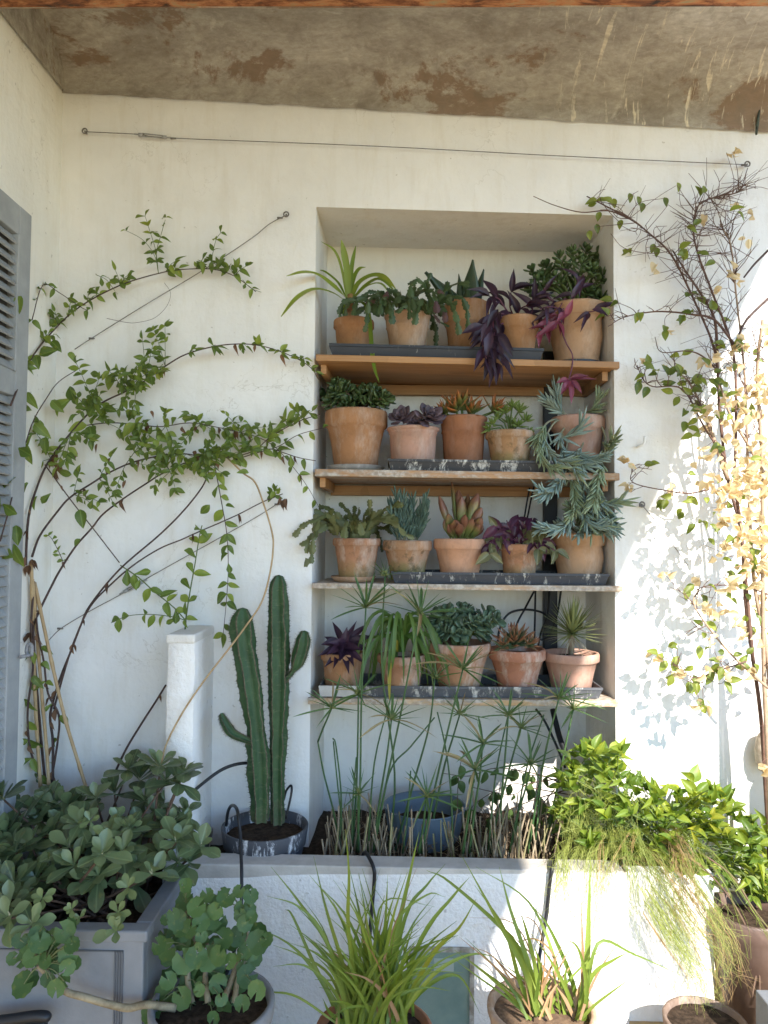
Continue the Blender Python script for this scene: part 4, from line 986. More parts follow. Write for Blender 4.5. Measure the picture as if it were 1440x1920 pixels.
def column(px, rad, name, ribs=5, Y=cy, rot=0., seg=None, crisp=1.0):
    cv = crom([P(x, y, Y) for x, y in px], 14); m = len(cv); b = MB(); rows = []; lens = [0]
    for i in range(1, m): lens.append(lens[-1]+(cv[i]-cv[i-1]).length)
    up_ = None; prof = [(-.36, .46), (-.2, .70), (-.055, .97), (0, 1.03), (.055, .97), (.2, .70)]
    for i, p in enumerate(cv):
        t = (cv[min(i+1, m-1)]-cv[max(i-1, 0)]).normalized(); s = i/(m-1)
        u = (V(1, 0, 0)-t*t.x).normalized(); v = t.cross(u)
        k = s*(len(rad)-1); k0 = min(int(k), len(rad)-2); r = lerp(rad[k0], rad[k0+1], k-k0)*S(Y)
        row = []
        for q_ in range(ribs):
            for (da, rr) in prof:
                a_ = rot+2*math.pi*(q_+da+.5*0)/ribs
                rk = r*rr*(1+(crisp*.19*mnoise.noise(Vector((lens[i]*21, q_*7.3, 1)))+crisp*.035*(1 if i % 2 else -1) if rr > .9 else 0))
                row.append(p+(u*math.cos(a_)+v*math.sin(a_))*rk)
        rows.append(row)
    nn = len(rows[0]); b.quad_strip(rows, True)
    for f in range(len(b.f)):
        j = f % nn
        if j % 6 in (2, 3): b.m[f] = 1
    tip = cv[-1]+(cv[-1]-cv[-2]).normalized()*rad[-1]*S(Y)*.3
    bb = len(b.v)-nn; ti = len(b.v); b.v.append(tuple(tip))
    for j in range(nn): b.f.append((bb+j, bb+(j+1) % nn, ti)); b.m.append(0); b.sm.append(True)
    o = b.build(name, [MCA, MCR], cact)
    # spine pairs along each ridge
    sp = MB()
    for i in range(1, m-1, 1):
        for q_ in range(ribs):
            p = Vector(rows[i][q_*6+3]); d = (p-cv[i]).normalized()
            for sg in (-1, 1):
                e = p+d*.006+jit(.003)+V(0, 0, .002*sg); n_ = d.orthogonal().normalized()*.0008
                sp.face([p-n_, p+n_, e])
    so_ = sp.build('spines', MCR, o); so_['kind'] = 'stuff'; return o
column([(488, 1540), (487, 1480), (482, 1390), (470, 1290), (459, 1220), (454, 1170), (455, 1142)], [17, 18, 21, 22.5, 18.5, 21, 23, 21.5, 23, 22.5, 20, 10], 'column', 5, cy-.02, 1.9)
column([(521, 1545), (520, 1450), (522, 1350), (523, 1250), (522, 1170), (521, 1110), (523, 1080)], [13, 14, 14.5, 16.5, 19, 21.5, 20.5, 21, 19.5, 18, 15.5, 8], 'column', 5, cy+.03, 4.2)
column([(530, 1278), (545, 1264), (556, 1247), (563, 1225), (568, 1205), (571, 1184)], [5, 5, 5, 13, 15, 15, 14, 7], 'arm', 5, cy+.02, .5, None, .7)
column([(478, 1392), (455, 1384), (437, 1375), (427, 1362), (420, 1350), (415, 1338)], [5, 7, 9, 10, 9, 8, 4], 'arm', 5, cy-.04, .8, None, .7)
MCP = m_tray('pot_splashed', (.040, .042, .05), .46, (.62, .62, .64))
cc = P(497, 1546, cy); rr = 80*S(cy)
b = MB(); hh = .17; b.lathe([(.001, 0), (rr*.74, 0), (rr*.76, .004), (rr*.90, hh*.60), (rr*.90, hh*.62), (rr*.94, hh*.64), (rr, hh*.985), (rr*.99, hh), (rr*.955, hh), (rr*.93, hh*.8), (rr*.9, hh*.72)], (cc.x, cy, cc.z-hh), 44); b.build('pot', MCP, cact)
b = MB(); rows = []
for j in range(7): rows.append([(cc.x+rr*.93*j/6*math.cos(a_), cy+rr*.93*j/6*math.sin(a_), cc.z-hh*.22+.010*mnoise.noise(Vector((j*3+math.cos(a_)*4, math.sin(a_)*4, 0)))) for a_ in [6.2832*k/24 for k in range(24)]])
b.quad_strip(rows, True); b.build('soil', MSOIL, cact)

# ------------------------------------------------------------------ climber on the left
LCL = m_leaf('climber_green', (.075, .120, .022), (.17, .235, .048), .45, .35, vein=.25); LCY = m_leaf('climber_lime', (.15, .21, .035), (.25, .31, .06), .45, .4)
LDR = m_leaf('climber_dry', (.085, .048, .030), (.21, .115, .062), .85, .2)
cl = [flat_leaf('climber_leaf', LCL, 'ovate', 6, .2, .25), flat_leaf('climber_leaf', LCL, 'ovate', 6, .1, .6, 0, .5), flat_leaf('climber_leaf', LCL, 'obovate', 6, .25, .1), flat_leaf('climber_leaf', LCY, 'ovate', 6, .15, .3)]
dr = [flat_leaf('dry_leaf', LDR, 'lance', 7, .5, .35, 0, 1.6, asp=.3), flat_leaf('dry_leaf', LDR, 'lance', 7, .8, -.3, 0, -1.3, asp=.3)]
climb = thing('arching_climber', 'arching green climber trained over wires and canes left of niche', 'climber', P(90, 1470, -.12))
lb = Bag(climb, 'leaf', 300); db = Bag(climb, 'dry_leaf', 120)
def cs_(px, r0, r1, Y0, Y1=None, mat=MDARKSTEM, lf=None, dl=None, name='stem', wob=.008, sub=None):
    cv = trace(px, Y0, Y1, 5, wob); stemobj(sub or climb, cv, r0*.78, r1*.78, mat, name)
    if lf:
        step, L0, L1, t0, rn = lf; step *= .85; L0 *= .85; L1 *= .85
        along(lb if sub is None else sub_bag[sub], cl, cv, step, (L0*S(-.05), L1*S(-.05)), .52, t0, 1.0, True, 1.0, V(0, -1, .3), .25, .6, rn)
    if dl:
        along(db, dr, cv, dl[0], (.022, .048), .27, dl[1], .95, True, 1.0, V(0, -1, .3), .9, .45, .74, True)
    return cv
sub_bag = {}
c1 = cs_([(20, 760), (55, 678), (100, 620), (150, 575), (225, 535), (300, 512), (345, 505), (400, 505), (440, 518), (480, 547)], .0042, .0018, -.07, -.05, MDARKSTEM, None)
c2 = cs_([(48, 1060), (53, 973), (67, 920), (89, 869), (124, 822), (178, 764), (233, 735), (264, 719), (320, 680), (355, 662), (410, 648), (460, 645), (500, 651), (545, 667), (580, 687), (598, 712)], .006, .0016, -.10, -.045, MDARKSTEM, None, (.09, .02))
c3 = cs_([(60, 1044), (75, 1004), (107, 960), (131, 933), (171, 907), (209, 884), (255, 865), (320, 851), (355, 852), (389, 859), (442, 855), (478, 844), (509, 818), (558, 791), (600, 777)], .0055, .002, -.10, -.05, MDARKSTEM, None, (.08, .1))
c4 = cs_([(85, 1470), (72, 1330), (62, 1182), (69, 1156), (99, 1094), (115, 1065), (142, 1024), (173, 989), (193, 964), (231, 935), (278, 904), (302, 889), (344, 869), (389, 858), (430, 858)], .0065, .003, -.11, -.05, MDARKSTEM, None, (.10, .1))
c5 = cs_([(99, 1470), (99, 1390), (94, 1346), (101, 1310), (115, 1266), (133, 1221), (151, 1174), (169, 1135), (224, 1068), (299, 1003), (344, 958), (378, 915), (392, 885)], .0065, .0035, -.11, -.05, MDARKSTEM, None, (.08, .1))
c6 = cs_([(101, 1330), (121, 1258), (140, 1200), (169, 1138), (208, 1096), (250, 1060), (299, 1029), (340, 1012), (371, 998), (442, 967), (491, 942), (530, 926)], .005, .0025, -.10, -.045, MDARKSTEM, None, (.14, .2))
c7 = cs_([(84, 871), (133, 938), (173, 989), (224, 1055)], .003, .0025, -.07, -.06, MDARKSTEM, None, (.1, .2))
c8 = cs_([(226, 1060), (260, 1083), (289, 1109), (325, 1138), (347, 1162)], .0028, .0028, -.08, -.12, MGSTEM, (.045, 22, 36, .1, .25))
c9 = cs_([(347, 1184), (350, 1150), (358, 1100), (366, 1055), (374, 1005), (379, 985)], .004, .0022, -.13, -.07, MGSTEM, (.05, 20, 38, .15, .25))
c10 = cs_([(345, 1162), (320, 1156), (280, 1152), (240, 1155), (208, 1168)], .0025, .0015, -.13, -.1, MGSTEM, (.05, 20, 32, .1, .3))
c11 = cs_([(402, 870), (415, 940), (425, 1000), (428, 1060), (425, 1120), (417, 1205)], .0026, .0014, -.05, -.1, MDARKSTEM, (.042, 20, 36, .05, .2))
c12 = cs_([(145, 800), (200, 793), (250, 795), (300, 800), (355, 793), (407, 801), (451, 811), (489, 822), (520, 842), (553, 880), (578, 915), (600, 955)], .0028, .0012, -.06, -.04, MDARKSTEM, (.05, 16, 28, .05, .35), (.07, .2))
c13 = cs_([(478, 846), (509, 842), (535, 850), (560, 858), (592, 864)], .0028, .0018, -.05, -.05, MDARKSTEM, (.06, 16, 28, .2, .4), (.07, .1))
c14 = cs_([(442, 862), (478, 850), (520, 838), (560, 815), (612, 801)], .0026, .0014, -.05, -.06, MDARKSTEM, (.055, 18, 30, .3, .3))
cs_([(427, 859), (456, 887), (478, 904), (495, 947), (510, 998), (512, 1030), (505, 1080), (490, 1130), (460, 1175), (430, 1215), (380, 1280), (340, 1340), (310, 1400), (300, 1450)], .0042, .0042, -.06, -.32, MTAN)
cs_([(311, 1284), (294, 1312), (260, 1365), (234, 1409), (206, 1470)], .0045, .0055, -.03, -.12, MDARKSTEM, None, (.08, .1))
cs_([(0, 1015), (18, 951), (35, 880), (60, 795), (89, 744), (111, 715), (150, 690)], .0032, .002, -.36, -.08, MDARKSTEM, None)
cs_([(60, 600), (80, 535), (110, 548), (150, 575), (165, 582)], .0022, .0016, -.10, -.06, MDARKSTEM, (.05, 14, 24, .0, .3))
cs_([(200, 597), (240, 605), (262, 604), (290, 596), (312, 575), (320, 550), (308, 530)], .0012, .0008, -.05, -.04, MDARKSTEM)
cs_([(64, 1090), (58, 1180), (62, 1250), (52, 1330), (56, 1400), (75, 1460)], .0048, .005, -.16, -.12, MDARKSTEM, (.09, 20, 34, .35, .35), (.05, .1))
cs_([(66, 1100), (70, 1180), (82, 1240), (90, 1300), (110, 1340), (108, 1390), (95, 1470)], .0042, .005, -.15, -.11, MDARKSTEM, (.08, 20, 36, .3, .3), (.05, .1))
cs_([(118, 1052), (108, 1030), (97, 1010), (90, 1003)], .0018, .001, -.07, -.06, MDARKSTEM, (.025, 12, 18, .0, .2), (.03, .0))
# short side shoots carrying the leaf pairs
def shoots(cv, ts, ln, n, L, up=True, mesh=None, rn=.15):
    L = (L[0]*.8, L[1]*.85); n = n+1
    for t_ in ts:
        i = min(len(cv)-2, int(t_*(len(cv)-1))); p = cv[i]; tg = (cv[i+1]-cv[i]).normalized()
        for k in range(n):
            d = (V(rng.uniform(-.7, .7), rng.uniform(-.7, .1), rng.uniform(.1, 1.0) if up else rng.uniform(-1, .6))+tg*.3).normalized()
            l = ln*rng.uniform(.5, 1.2); e = p+d*l; q_ = p+d*l*.5+V(0, 0, .006)
            sc_ = crom([p, q_, e], 3); stemobj(climb, sc_, .0014, .0009, MGSTEM, 'shoot', 4)
            along(lb, cl, sc_, .024, (L[0]*S(-.05), L[1]*S(-.05)), .55, .2, 1.05, True, 1.0, V(0, -1, .3), .3, .6, rn)
            lb.add(rng.choice(cl), frame(e, d+jit(.3), V(0, -1, .3)+jit(.4), rng.uniform(*L)*S(-.05), L[0]*.62*S(-.05), .04))
shoots(c1, (.10, .18, .25, .30, .37, .46, .58, .72, .82, .90), .045, 2, (13, 25), True)
for px in ([(297, 512), (290, 480), (268, 450), (232, 430)], [(297, 512), (292, 470), (280, 430), (272, 405)], [(297, 512), (293, 475), (302, 440), (310, 412)], [(393, 505), (398, 480), (405, 450), (414, 436)], [(180, 515), (200, 525), (215, 545)], [(455, 525), (470, 540), (490, 548)]):
    cv = trace(px, -.06, -.07); stemobj(climb, cv, .0015, .0009, MGSTEM, 'shoot', 4); along(lb, cl, cv, .035, (12*K, 20*K), .5, .2, 1.05, True, 1.0, V(0, -1, .3), .2, .6, .1)
shoots(c2, (.32, .40, .48), .13, 3, (12, 24), True)
shoots(c2, (.22, .28, .34, .40, .46, .52), .14, 2, (13, 27), False)
shoots(c2, (.60, .66, .72, .78, .84, .90, .95), .022, 1, (12, 24), False)
shoots(c3, (.24, .32, .40, .48, .56, .62), .13, 2, (12, 23), False)
shoots(c3, (.70, .78, .85, .9, .95), .04, 2, (15, 27), True)
shoots(c4, (.82, .87, .92, .97), .10, 2, (12, 25), False)
shoots(c6, (.97,), .03, 3, (14, 22), True)
shoots(c12, (.1, .2, .3, .4, .48, .56), .12, 2, (12, 24), False)
# broad leaves of the densest clump
for k in range(40):
    t_ = rng.random(); x = rng.gauss(165, 78) if k < 26 else rng.gauss(400, 50); y = (rng.gauss(752, 48)+abs(x-165)*.2) if k < 26 else rng.gauss(840, 38)
    if not 40 < x < 520: continue
    Lp = rng.uniform(18, 36) if k < 26 else rng.uniform(15, 26)
    p = P(x, y, -.10+rng.uniform(-.07, .06)); d = V(rng.uniform(-1, 1), rng.uniform(-.4, .1), rng.uniform(-1, .5))
    lb.add(rng.choice(cl), frame(p, d, V(0, -1, .35)+jit(.5), Lp*K, Lp*.58*K, Lp*K))
for (x, y, L_) in ((6, 945, 34), (18, 935, 36), (12, 990, 30), (30, 985, 36), (8, 1035, 36), (26, 1020, 38), (30, 895, 38), (52, 905, 42), (45, 830, 36), (60, 815, 38), (35, 840, 34), (60, 770, 34), (52, 735, 30), (75, 790, 36), (96, 640, 30), (112, 655, 40), (68, 665, 30), (40, 555, 28), (130, 660, 22), (150, 1010, 18), (95, 925, 26), (70, 930, 28), (150, 955, 38), (62, 600, 20), (0, 930, 30)):
    p = P(x, y, (-.36 if x < 40 else -.12)); d = V(rng.uniform(-.8, .8), -.25, rng.uniform(-1, .2)); lb.add(rng.choice(cl[:3]), frame(p, d, V(0, -1, .35)+jit(.35), L_*K*.9, L_*.60*K*.9, L_*K))
for k in range(16):
    x, y = rng.gauss(240, 110), rng.gauss(800, 60)
    if 50 < x < 500 and y > 720: db.add(rng.choice(dr), frame(P(x, y+20, -.06), V(rng.uniform(-.4, .4), -.1, -1), V(0, -1, .2)+jit(.6), rng.uniform(.02, .042), rng.uniform(.01, .02), .03))
for (x, y) in ((530, 938), (525, 932), (538, 935), (106, 850), (98, 860), (104, 880), (112, 868), (60, 1048), (55, 1060), (64, 1050)):
    for k in range(3): db.add(dr[0], frame(P(x, y, -.06), V(rng.uniform(-.5, .5), -.2, -1), V(0, -1, 0)+jit(.6), .04, .012, .03))
lb.flush(); db.flush()
for px, lbl, r_ in (([(59, 1056), (62, 1200), (68, 1350), (76, 1476)], 'tan bamboo cane, leftmost of the three by shutter', .0062), ([(65, 1092), (90, 1210), (120, 1340), (150, 1440), (166, 1490)], 'tan bamboo cane leaning right across the wall', .0060), ([(61, 1086), (70, 1200), (80, 1320), (87, 1400), (92, 1476)], 'tan bamboo cane in the middle of the tied bundle', .0058)):
    b = MB(); cv = trace(px, -.13, -.14, 8); b.tube(cv, [r_*(1.22 if i % 7 == 3 else 1) for i in range(len(cv))], 8); tag(b.build('bamboo_cane', MTAN), lbl, 'cane')

# ------------------------------------------------------------------ grey planter box with broad-leaved bush
MGB = m_plain('blue_grey_box', (.155, .165, .18), .7, (.215, .225, .24), 5, .25)
gx1 = PZ(270, 1742, .49); gyf = gx1.y; gz = .49; gxr = gx1.x
box = thing('grey_planter_box', 'large grey square planter box with grooved panel at lower left', 'planter', (gxr-.2, gyf, 0))
gxl = XL+.03; gyb = -.06; wt = .035
b = MB(); b.box((gxl, gyf, 0), (gxr, gyf+wt, gz-.03)); b.build('front_panel', MGB, box, .004)
b = MB(); b.box((gxr-wt, gyf+wt+.001, 0), (gxr-.001, gyb, gz-.03)); b.build('side_panel', MGB, box, .004)
b = MB(); b.box((gxl, gyb-wt, 0), (gxr-wt-.001, gyb, gz-.03)); b.build('back_panel', MGB, box)
b = MB(); b.box((gxl, gyf+wt+.001, 0), (gxl+wt, gyb-wt-.001, gz-.03)); b.build('side_panel', MGB, box)
for q in (((gxl, gyf-.012), (gxr+.012, gyf+.034)), ((gxr-.034, gyf+.0345), (gxr+.012, gyb)), ((gxl, gyf+.0345), (gxl+.04, gyb)), ((gxl+.0405, gyb-.04), (gxr-.0345, gyb))):
    b = MB(); b.box((q[0][0], q[0][1], gz-.0295), (q[1][0], q[1][1], gz)); b.build('rim', MGB, box, .005)
for k in range(4):
    x = gxr-.055-k*.0065; b = MB(); b.box((x, gyf-.0035, .0), (x+.0035, gyf-.0003, gz-.055)); b.build('groove', m_plain('groove_dark', (.10, .105, .115), .8) if k == 0 else bpy.data.materials['groove_dark'], box)
b = MB(); b.box((gxl, gyf-.0035, gz-.058), (gxr-.052, gyf-.0003, gz-.0545)); b.build('groove', bpy.data.materials['groove_dark'], box)
b = MB(); rows = []
for j in range(9): rows.append([(lerp(gxl+.035, gxr-.036, i/12), lerp(gyf+.036, gyb-.036, j/8), gz-.075+.02*mnoise.noise(Vector((i*.6, j*.6, 5)))) for i in range(13)])
b.quad_strip(rows); b.build('soil', MSOIL, box)
LPT = m_leaf('bush_dark', (.046, .074, .032), (.14, .185, .082), .30, .15, vein=.35); LPL = m_leaf('bush_light', (.095, .135, .050), (.16, .20, .075), .42, .25, vein=.3)
pt = [flat_leaf('bush_leaf', LPT, 'obovate', 7, .12, .15), flat_leaf('bush_leaf', LPT, 'obovate', 7, .08, .35), flat_leaf('bush_leaf', LPT, 'obovate', 7, .2, -.08)]; ptl = [flat_leaf('bush_leaf', LPL, 'obovate', 7, .12, .15)]
bush = thing('broadleaf_bush', 'dark broad-leaved bush filling the grey planter box', 'bush', (gxr-.22, (gyf+gyb)/2, gz-.07))
lb = Bag(bush, 'leaf', 300); bc = V(gxr-.24, (gyf+gyb)/2, gz-.06)
wh = [(18, 1722, 30, -.80), (60, 1735, 28, -.80), (218, 1745, 24, -.80), (300, 1440, 30, -.2), (345, 1450, 28, -.22), (240, 1445, 28, -.15), (95, 1510, 34, -.25), (8, 1500, 36, -.3), (10, 1640, 36, -.6), (190, 1604, 34, -.72), (150, 1550, 30, -.5), (215, 1490, 30, -.2), (262, 1465, 36, -.15), (20, 1700, 34, -.72), (130, 1590, 36, -.55), (60, 1590, 36, -.5), (40, 1550, 34, -.4), (265, 1570, 30, -.4), (290, 1530, 28, -.3), (335, 1470, 34, -.2), (310, 1468, 32, -.22), (330, 1580, 32, -.5), (375, 1590, 30, -.48), (285, 1640, 28, -.62), (355, 1620, 28, -.5), (240, 1560, 28, -.5), (220, 1545, 26, -.45), (100, 1640, 34, -.55), (30, 1600, 34, -.55), (170, 1650, 32, -.6), (230, 1600, 30, -.55), (320, 1550, 30, -.4), (180, 1500, 32, -.3), (125, 1520, 34, -.3), (60, 1520, 32, -.3), (300, 1605, 28, -.5), (15, 1570, 36, -.45), (70, 1650, 34, -.6), (255, 1620, 28, -.55), (140, 1625, 34, -.6), (270, 1505, 32, -.25), (345, 1530, 28, -.35), (205, 1570, 32, -.5), (30, 1660, 34, -.65), (100, 1570, 34, -.45)]
for (x, y, L_, Y) in wh:
    if x > 295: Y = min(Y, -.36)
    c_ = P(x, y, Y); base = V(bc.x+rng.uniform(-.15, .13), bc.y+rng.uniform(-.2, .2), gz-.08); md = lerp(base, c_, .55)+V(0, 0, -.02); cv = crom([base, md, c_], 4); stemobj(bush, cv, .006, .003, MSTEM, 'branch')
    ax = (c_-md).normalized()*.6+V(0, -.35, .75); L2 = L_*S(Y); ms = pt if rng.random() < .82 else pt+ptl
    rosette(lb, ms, c_, ax, rng.randint(7, 9), L2*.95, L2*1.65, .54, .5, 1.5, .6, .012, .22)
for (x, y, L_, Y) in ((240, 1665, 27, -.72), (80, 1685, 24, -.76), (222, 1712, 26, -.78), (135, 1705, 16, -.78), (150, 1720, 15, -.78), (352, 1545, 24, -.4), (245, 1550, 20, -.5), (170, 1540, 22, -.5)):
    c_ = P(x, y, Y); cv = crom([V(bc.x, bc.y-.15, gz-.08), lerp(bc, c_, .6)+V(0, 0, -.03), c_], 4); stemobj(bush, cv, .004, .0025, MSTEM, 'branch'); rosette(lb, ptl if y > 1600 else pt+ptl, c_, V(0, -.7, .6), 6, L_*S(Y)*.8, L_*1.1*S(Y), .55, .8, 1.4, .6, .005, .2)
for k in range(34):
    x, y = rng.uniform(0, 340), rng.uniform(1500, 1690); Y = lerp(-.15, -.70, (y-1480)/220)+rng.uniform(-.06, .1); c_ = P(x, y, Y)
    if c_.x > gxr+.03: continue
    rosette(lb, pt, c_, V(rng.uniform(-.3, .3), -.5, .7), 7, .05, .085, .54, .6, 1.5, .6, .01, .25)
lb.flush()
budm = fat_leaf('bud', m_plain('pale_bud', (.36, .36, .22), .7, (.46, .42, .28), 60), 'lance', 4, 5, .8, 0)
bb_ = Bag(bush, 'bud')
for (x, y, L_, Y) in wh[:24]:
    for k in range(rng.randint(1, 4)): bb_.add(budm, frame(P(x, y, Y), V(rng.uniform(-.5, .5), -.3, 1), V(0, -1, 0), rng.uniform(.012, .024), .005, .006))
bb_.flush()
# shoe-like black bit at the lower-left edge
gh = thing('black_trowel_handle', 'black rubbery handle end at the lower left corner', 'handle', P(40, 1912, gyf-.06))
b = MB(); cv = trace([(-30, 1918), (20, 1912), (60, 1906), (84, 1906), (92, 1914)], gyf-.06, gyf-.05, 5); b.tube(cv, [.014]*(len(cv)-4)+[.013, .011, .008, .003], 9); b.build('grip', MBLK, gh)
b = MB(); cv = trace([(-30, 1935), (20, 1926), (60, 1922), (86, 1920)], gyf-.05, gyf-.05, 5); b.tube(cv, [.012]*len(cv), 9); b.build('grip_underside', MBLK, gh)

# ------------------------------------------------------------------ geranium
def scallop(name, mat, n=36):
    b = MB(); c_ = (0, .46, -.03); ring1 = []; ring2 = []
    for k in range(n+1):
        a_ = -math.pi/2+.22+(2*math.pi-.44)*k/n; r_ = .5*(1+.045*math.cos(k*6.2832/4)); z_ = .025*math.sin(a_*3)
        ring2.append((r_*math.cos(a_), .5+r_*math.sin(a_), z_+.03)); ring1.append((.27*math.cos(a_), .5+.27*math.sin(a_), z_*.4-.005))
    b.quad_strip([ring2, ring1]); b0 = len(b.v); b.v.append((0, .40, -.04)); m = len(ring1)
    for k in range(m-1): b.f.append((b0-m+k, b0-m+k+1, b0)); b.m.append(0); b.sm.append(True)
    return b.mesh(name, mat)
LGE = m_leaf('geranium_green', (.030, .076, .018), (.090, .160, .044), .5, .25); ge = [scallop('geranium_leaf', LGE), scallop('geranium_leaf', LGE, 32)]
gY = -.74; gc = P(398, 1876, gY)
ger = thing('geranium', 'scallop-leaved geranium in grey pot, one woody stem reaching left', 'potted plant', (gc.x, gY, 0))
MGP = m_plain('grey_pot', (.19, .19, .195), .75, (.27, .27, .27), 10, .3); gr = 112*S(gY)
b = MB(); b.lathe([(.001, .001), (gr*.72, .001), (gr*.74, .006), (gr*.95, gc.z*.85), (gr, gc.z*.87), (gr*1.02, gc.z*.98), (gr, gc.z), (gr*.93, gc.z), (gr*.9, gc.z*.9), (gr*.88, gc.z*.8)], (gc.x, gY, 0), 48); b.build('pot', MGP, ger)
b = MB(); rows = []
for j in range(8): rows.append([(gc.x+gr*.9*j/7*math.cos(a_), gY+gr*.9*j/7*math.sin(a_), gc.z*.90+.012*mnoise.noise(Vector((j*2+math.cos(a_)*4, math.sin(a_)*4, 2)))) for a_ in [6.2832*k/26 for k in range(26)]])
b.quad_strip(rows, True); b.build('soil', MSOIL, ger)
lb = Bag(ger, 'leaf', 300); MGS = m_plain('woody_geranium', (.14, .105, .06), .85, (.30, .25, .16), 30, .6); MGT = m_plain('leaf_stalk', (.12, .15, .06), .6, (.18, .2, .09), 40)
def gleaf(p0, x, y, Y, L_):
    e = P(x, y, Y); md = lerp(p0, e, .5)+V(0, 0, .012); stemobj(ger, crom([p0, md, e], 3), .0016, .0014, MGT, 'leaf_stalk', 4)
    n_ = V(rng.uniform(-.5, .5), -1, rng.uniform(.2, .9)); d = V(rng.uniform(-.7, .7), -.1, rng.uniform(-1, .5)); d = d-n_*(d.dot(n_)/n_.dot(n_)); d.normalize(); L2 = L_*S(Y)
    lb.add(rng.choice(ge), frame(e-d*L2*.45, d, n_, L2, L2*1.05, L2))
gst = [trace(q, gY, y1) for q, y1 in (([(360, 1880), (352, 1830), (362, 1780), (360, 1735), (345, 1710), (335, 1695)], -.6), ([(390, 1880), (385, 1830), (392, 1790), (388, 1770)], -.66), ([(420, 1875), (440, 1820), (458, 1770), (462, 1740), (450, 1700)], -.6), ([(440, 1880), (445, 1840), (460, 1800)], -.7))]
for cv in gst: stemobj(ger, cv, .0085, .005, MGS, 'stem', 7)
cvL = trace([(330, 1890), (300, 1886), (270, 1884), (240, 1890), (200, 1882), (160, 1870), (125, 1860), (100, 1838), (72, 1808)], gY-.02, gyf-.09, 5); stemobj(ger, cvL, .0105, .008, MGS, 'woody_stem', 8)
for (x, y, L_) in ((348, 1660, 26), (425, 1682, 34), (470, 1678, 28), (395, 1695, 34), (345, 1690, 34), (370, 1700, 36), (330, 1725, 36), (400, 1720, 42), (455, 1700, 28), (460, 1730, 30), (382, 1735, 40), (418, 1760, 38), (437, 1765, 30), (315, 1780, 38), (345, 1800, 44), (390, 1795, 44), (375, 1765, 30), (485, 1765, 42), (462, 1780, 28), (330, 1830, 40), (365, 1820, 34), (405, 1820, 36), (410, 1845, 34), (465, 1830, 40), (450, 1845, 28), (310, 1868, 46), (340, 1870, 40), (372, 1865, 42), (390, 1850, 34), (345, 1845, 34), (420, 1890, 30), (325, 1755, 30), (355, 1740, 34), (410, 1790, 36), (385, 1885, 36), (360, 1895, 30), (440, 1895, 34), (450, 1715, 24), (478, 1795, 30), (352, 1775, 30)):
    cv = min(gst, key=lambda q: min((p-P(x, y, -.7)).length for p in q)); p0 = min(cv, key=lambda p: (p-P(x, y, -.7)).length); gleaf(p0, x, y, -.70+rng.uniform(-.09, .06), L_*.98); gleaf(p0, x+rng.uniform(-22, 22), y+rng.uniform(-18, 22), -.66+rng.uniform(-.06, .08), L_*rng.uniform(.6, .85)); gleaf(p0, x+rng.uniform(-26, 26), y+rng.uniform(-14, 30), -.74+rng.uniform(-.08, .06), L_*rng.uniform(.55, .9))
for (x, y, L_) in ((50, 1770, 36), (75, 1765, 38), (120, 1745, 40), (95, 1780, 36), (60, 1795, 34), (130, 1790, 38), (110, 1805, 36), (45, 1845, 46), (90, 1835, 28), (105, 1855, 34), (70, 1750, 30), (135, 1770, 30), (40, 1800, 30), (85, 1800, 30), (125, 1815, 30), (100, 1755, 28)):
    gleaf(cvL[-2], x, y, gyf-.10+rng.uniform(-.05, .04), L_*.95); gleaf(cvL[-2], x+rng.uniform(-16, 16), y+rng.uniform(-16, 16), gyf-.07+rng.uniform(-.04, .02), L_*.75)
lb.flush()
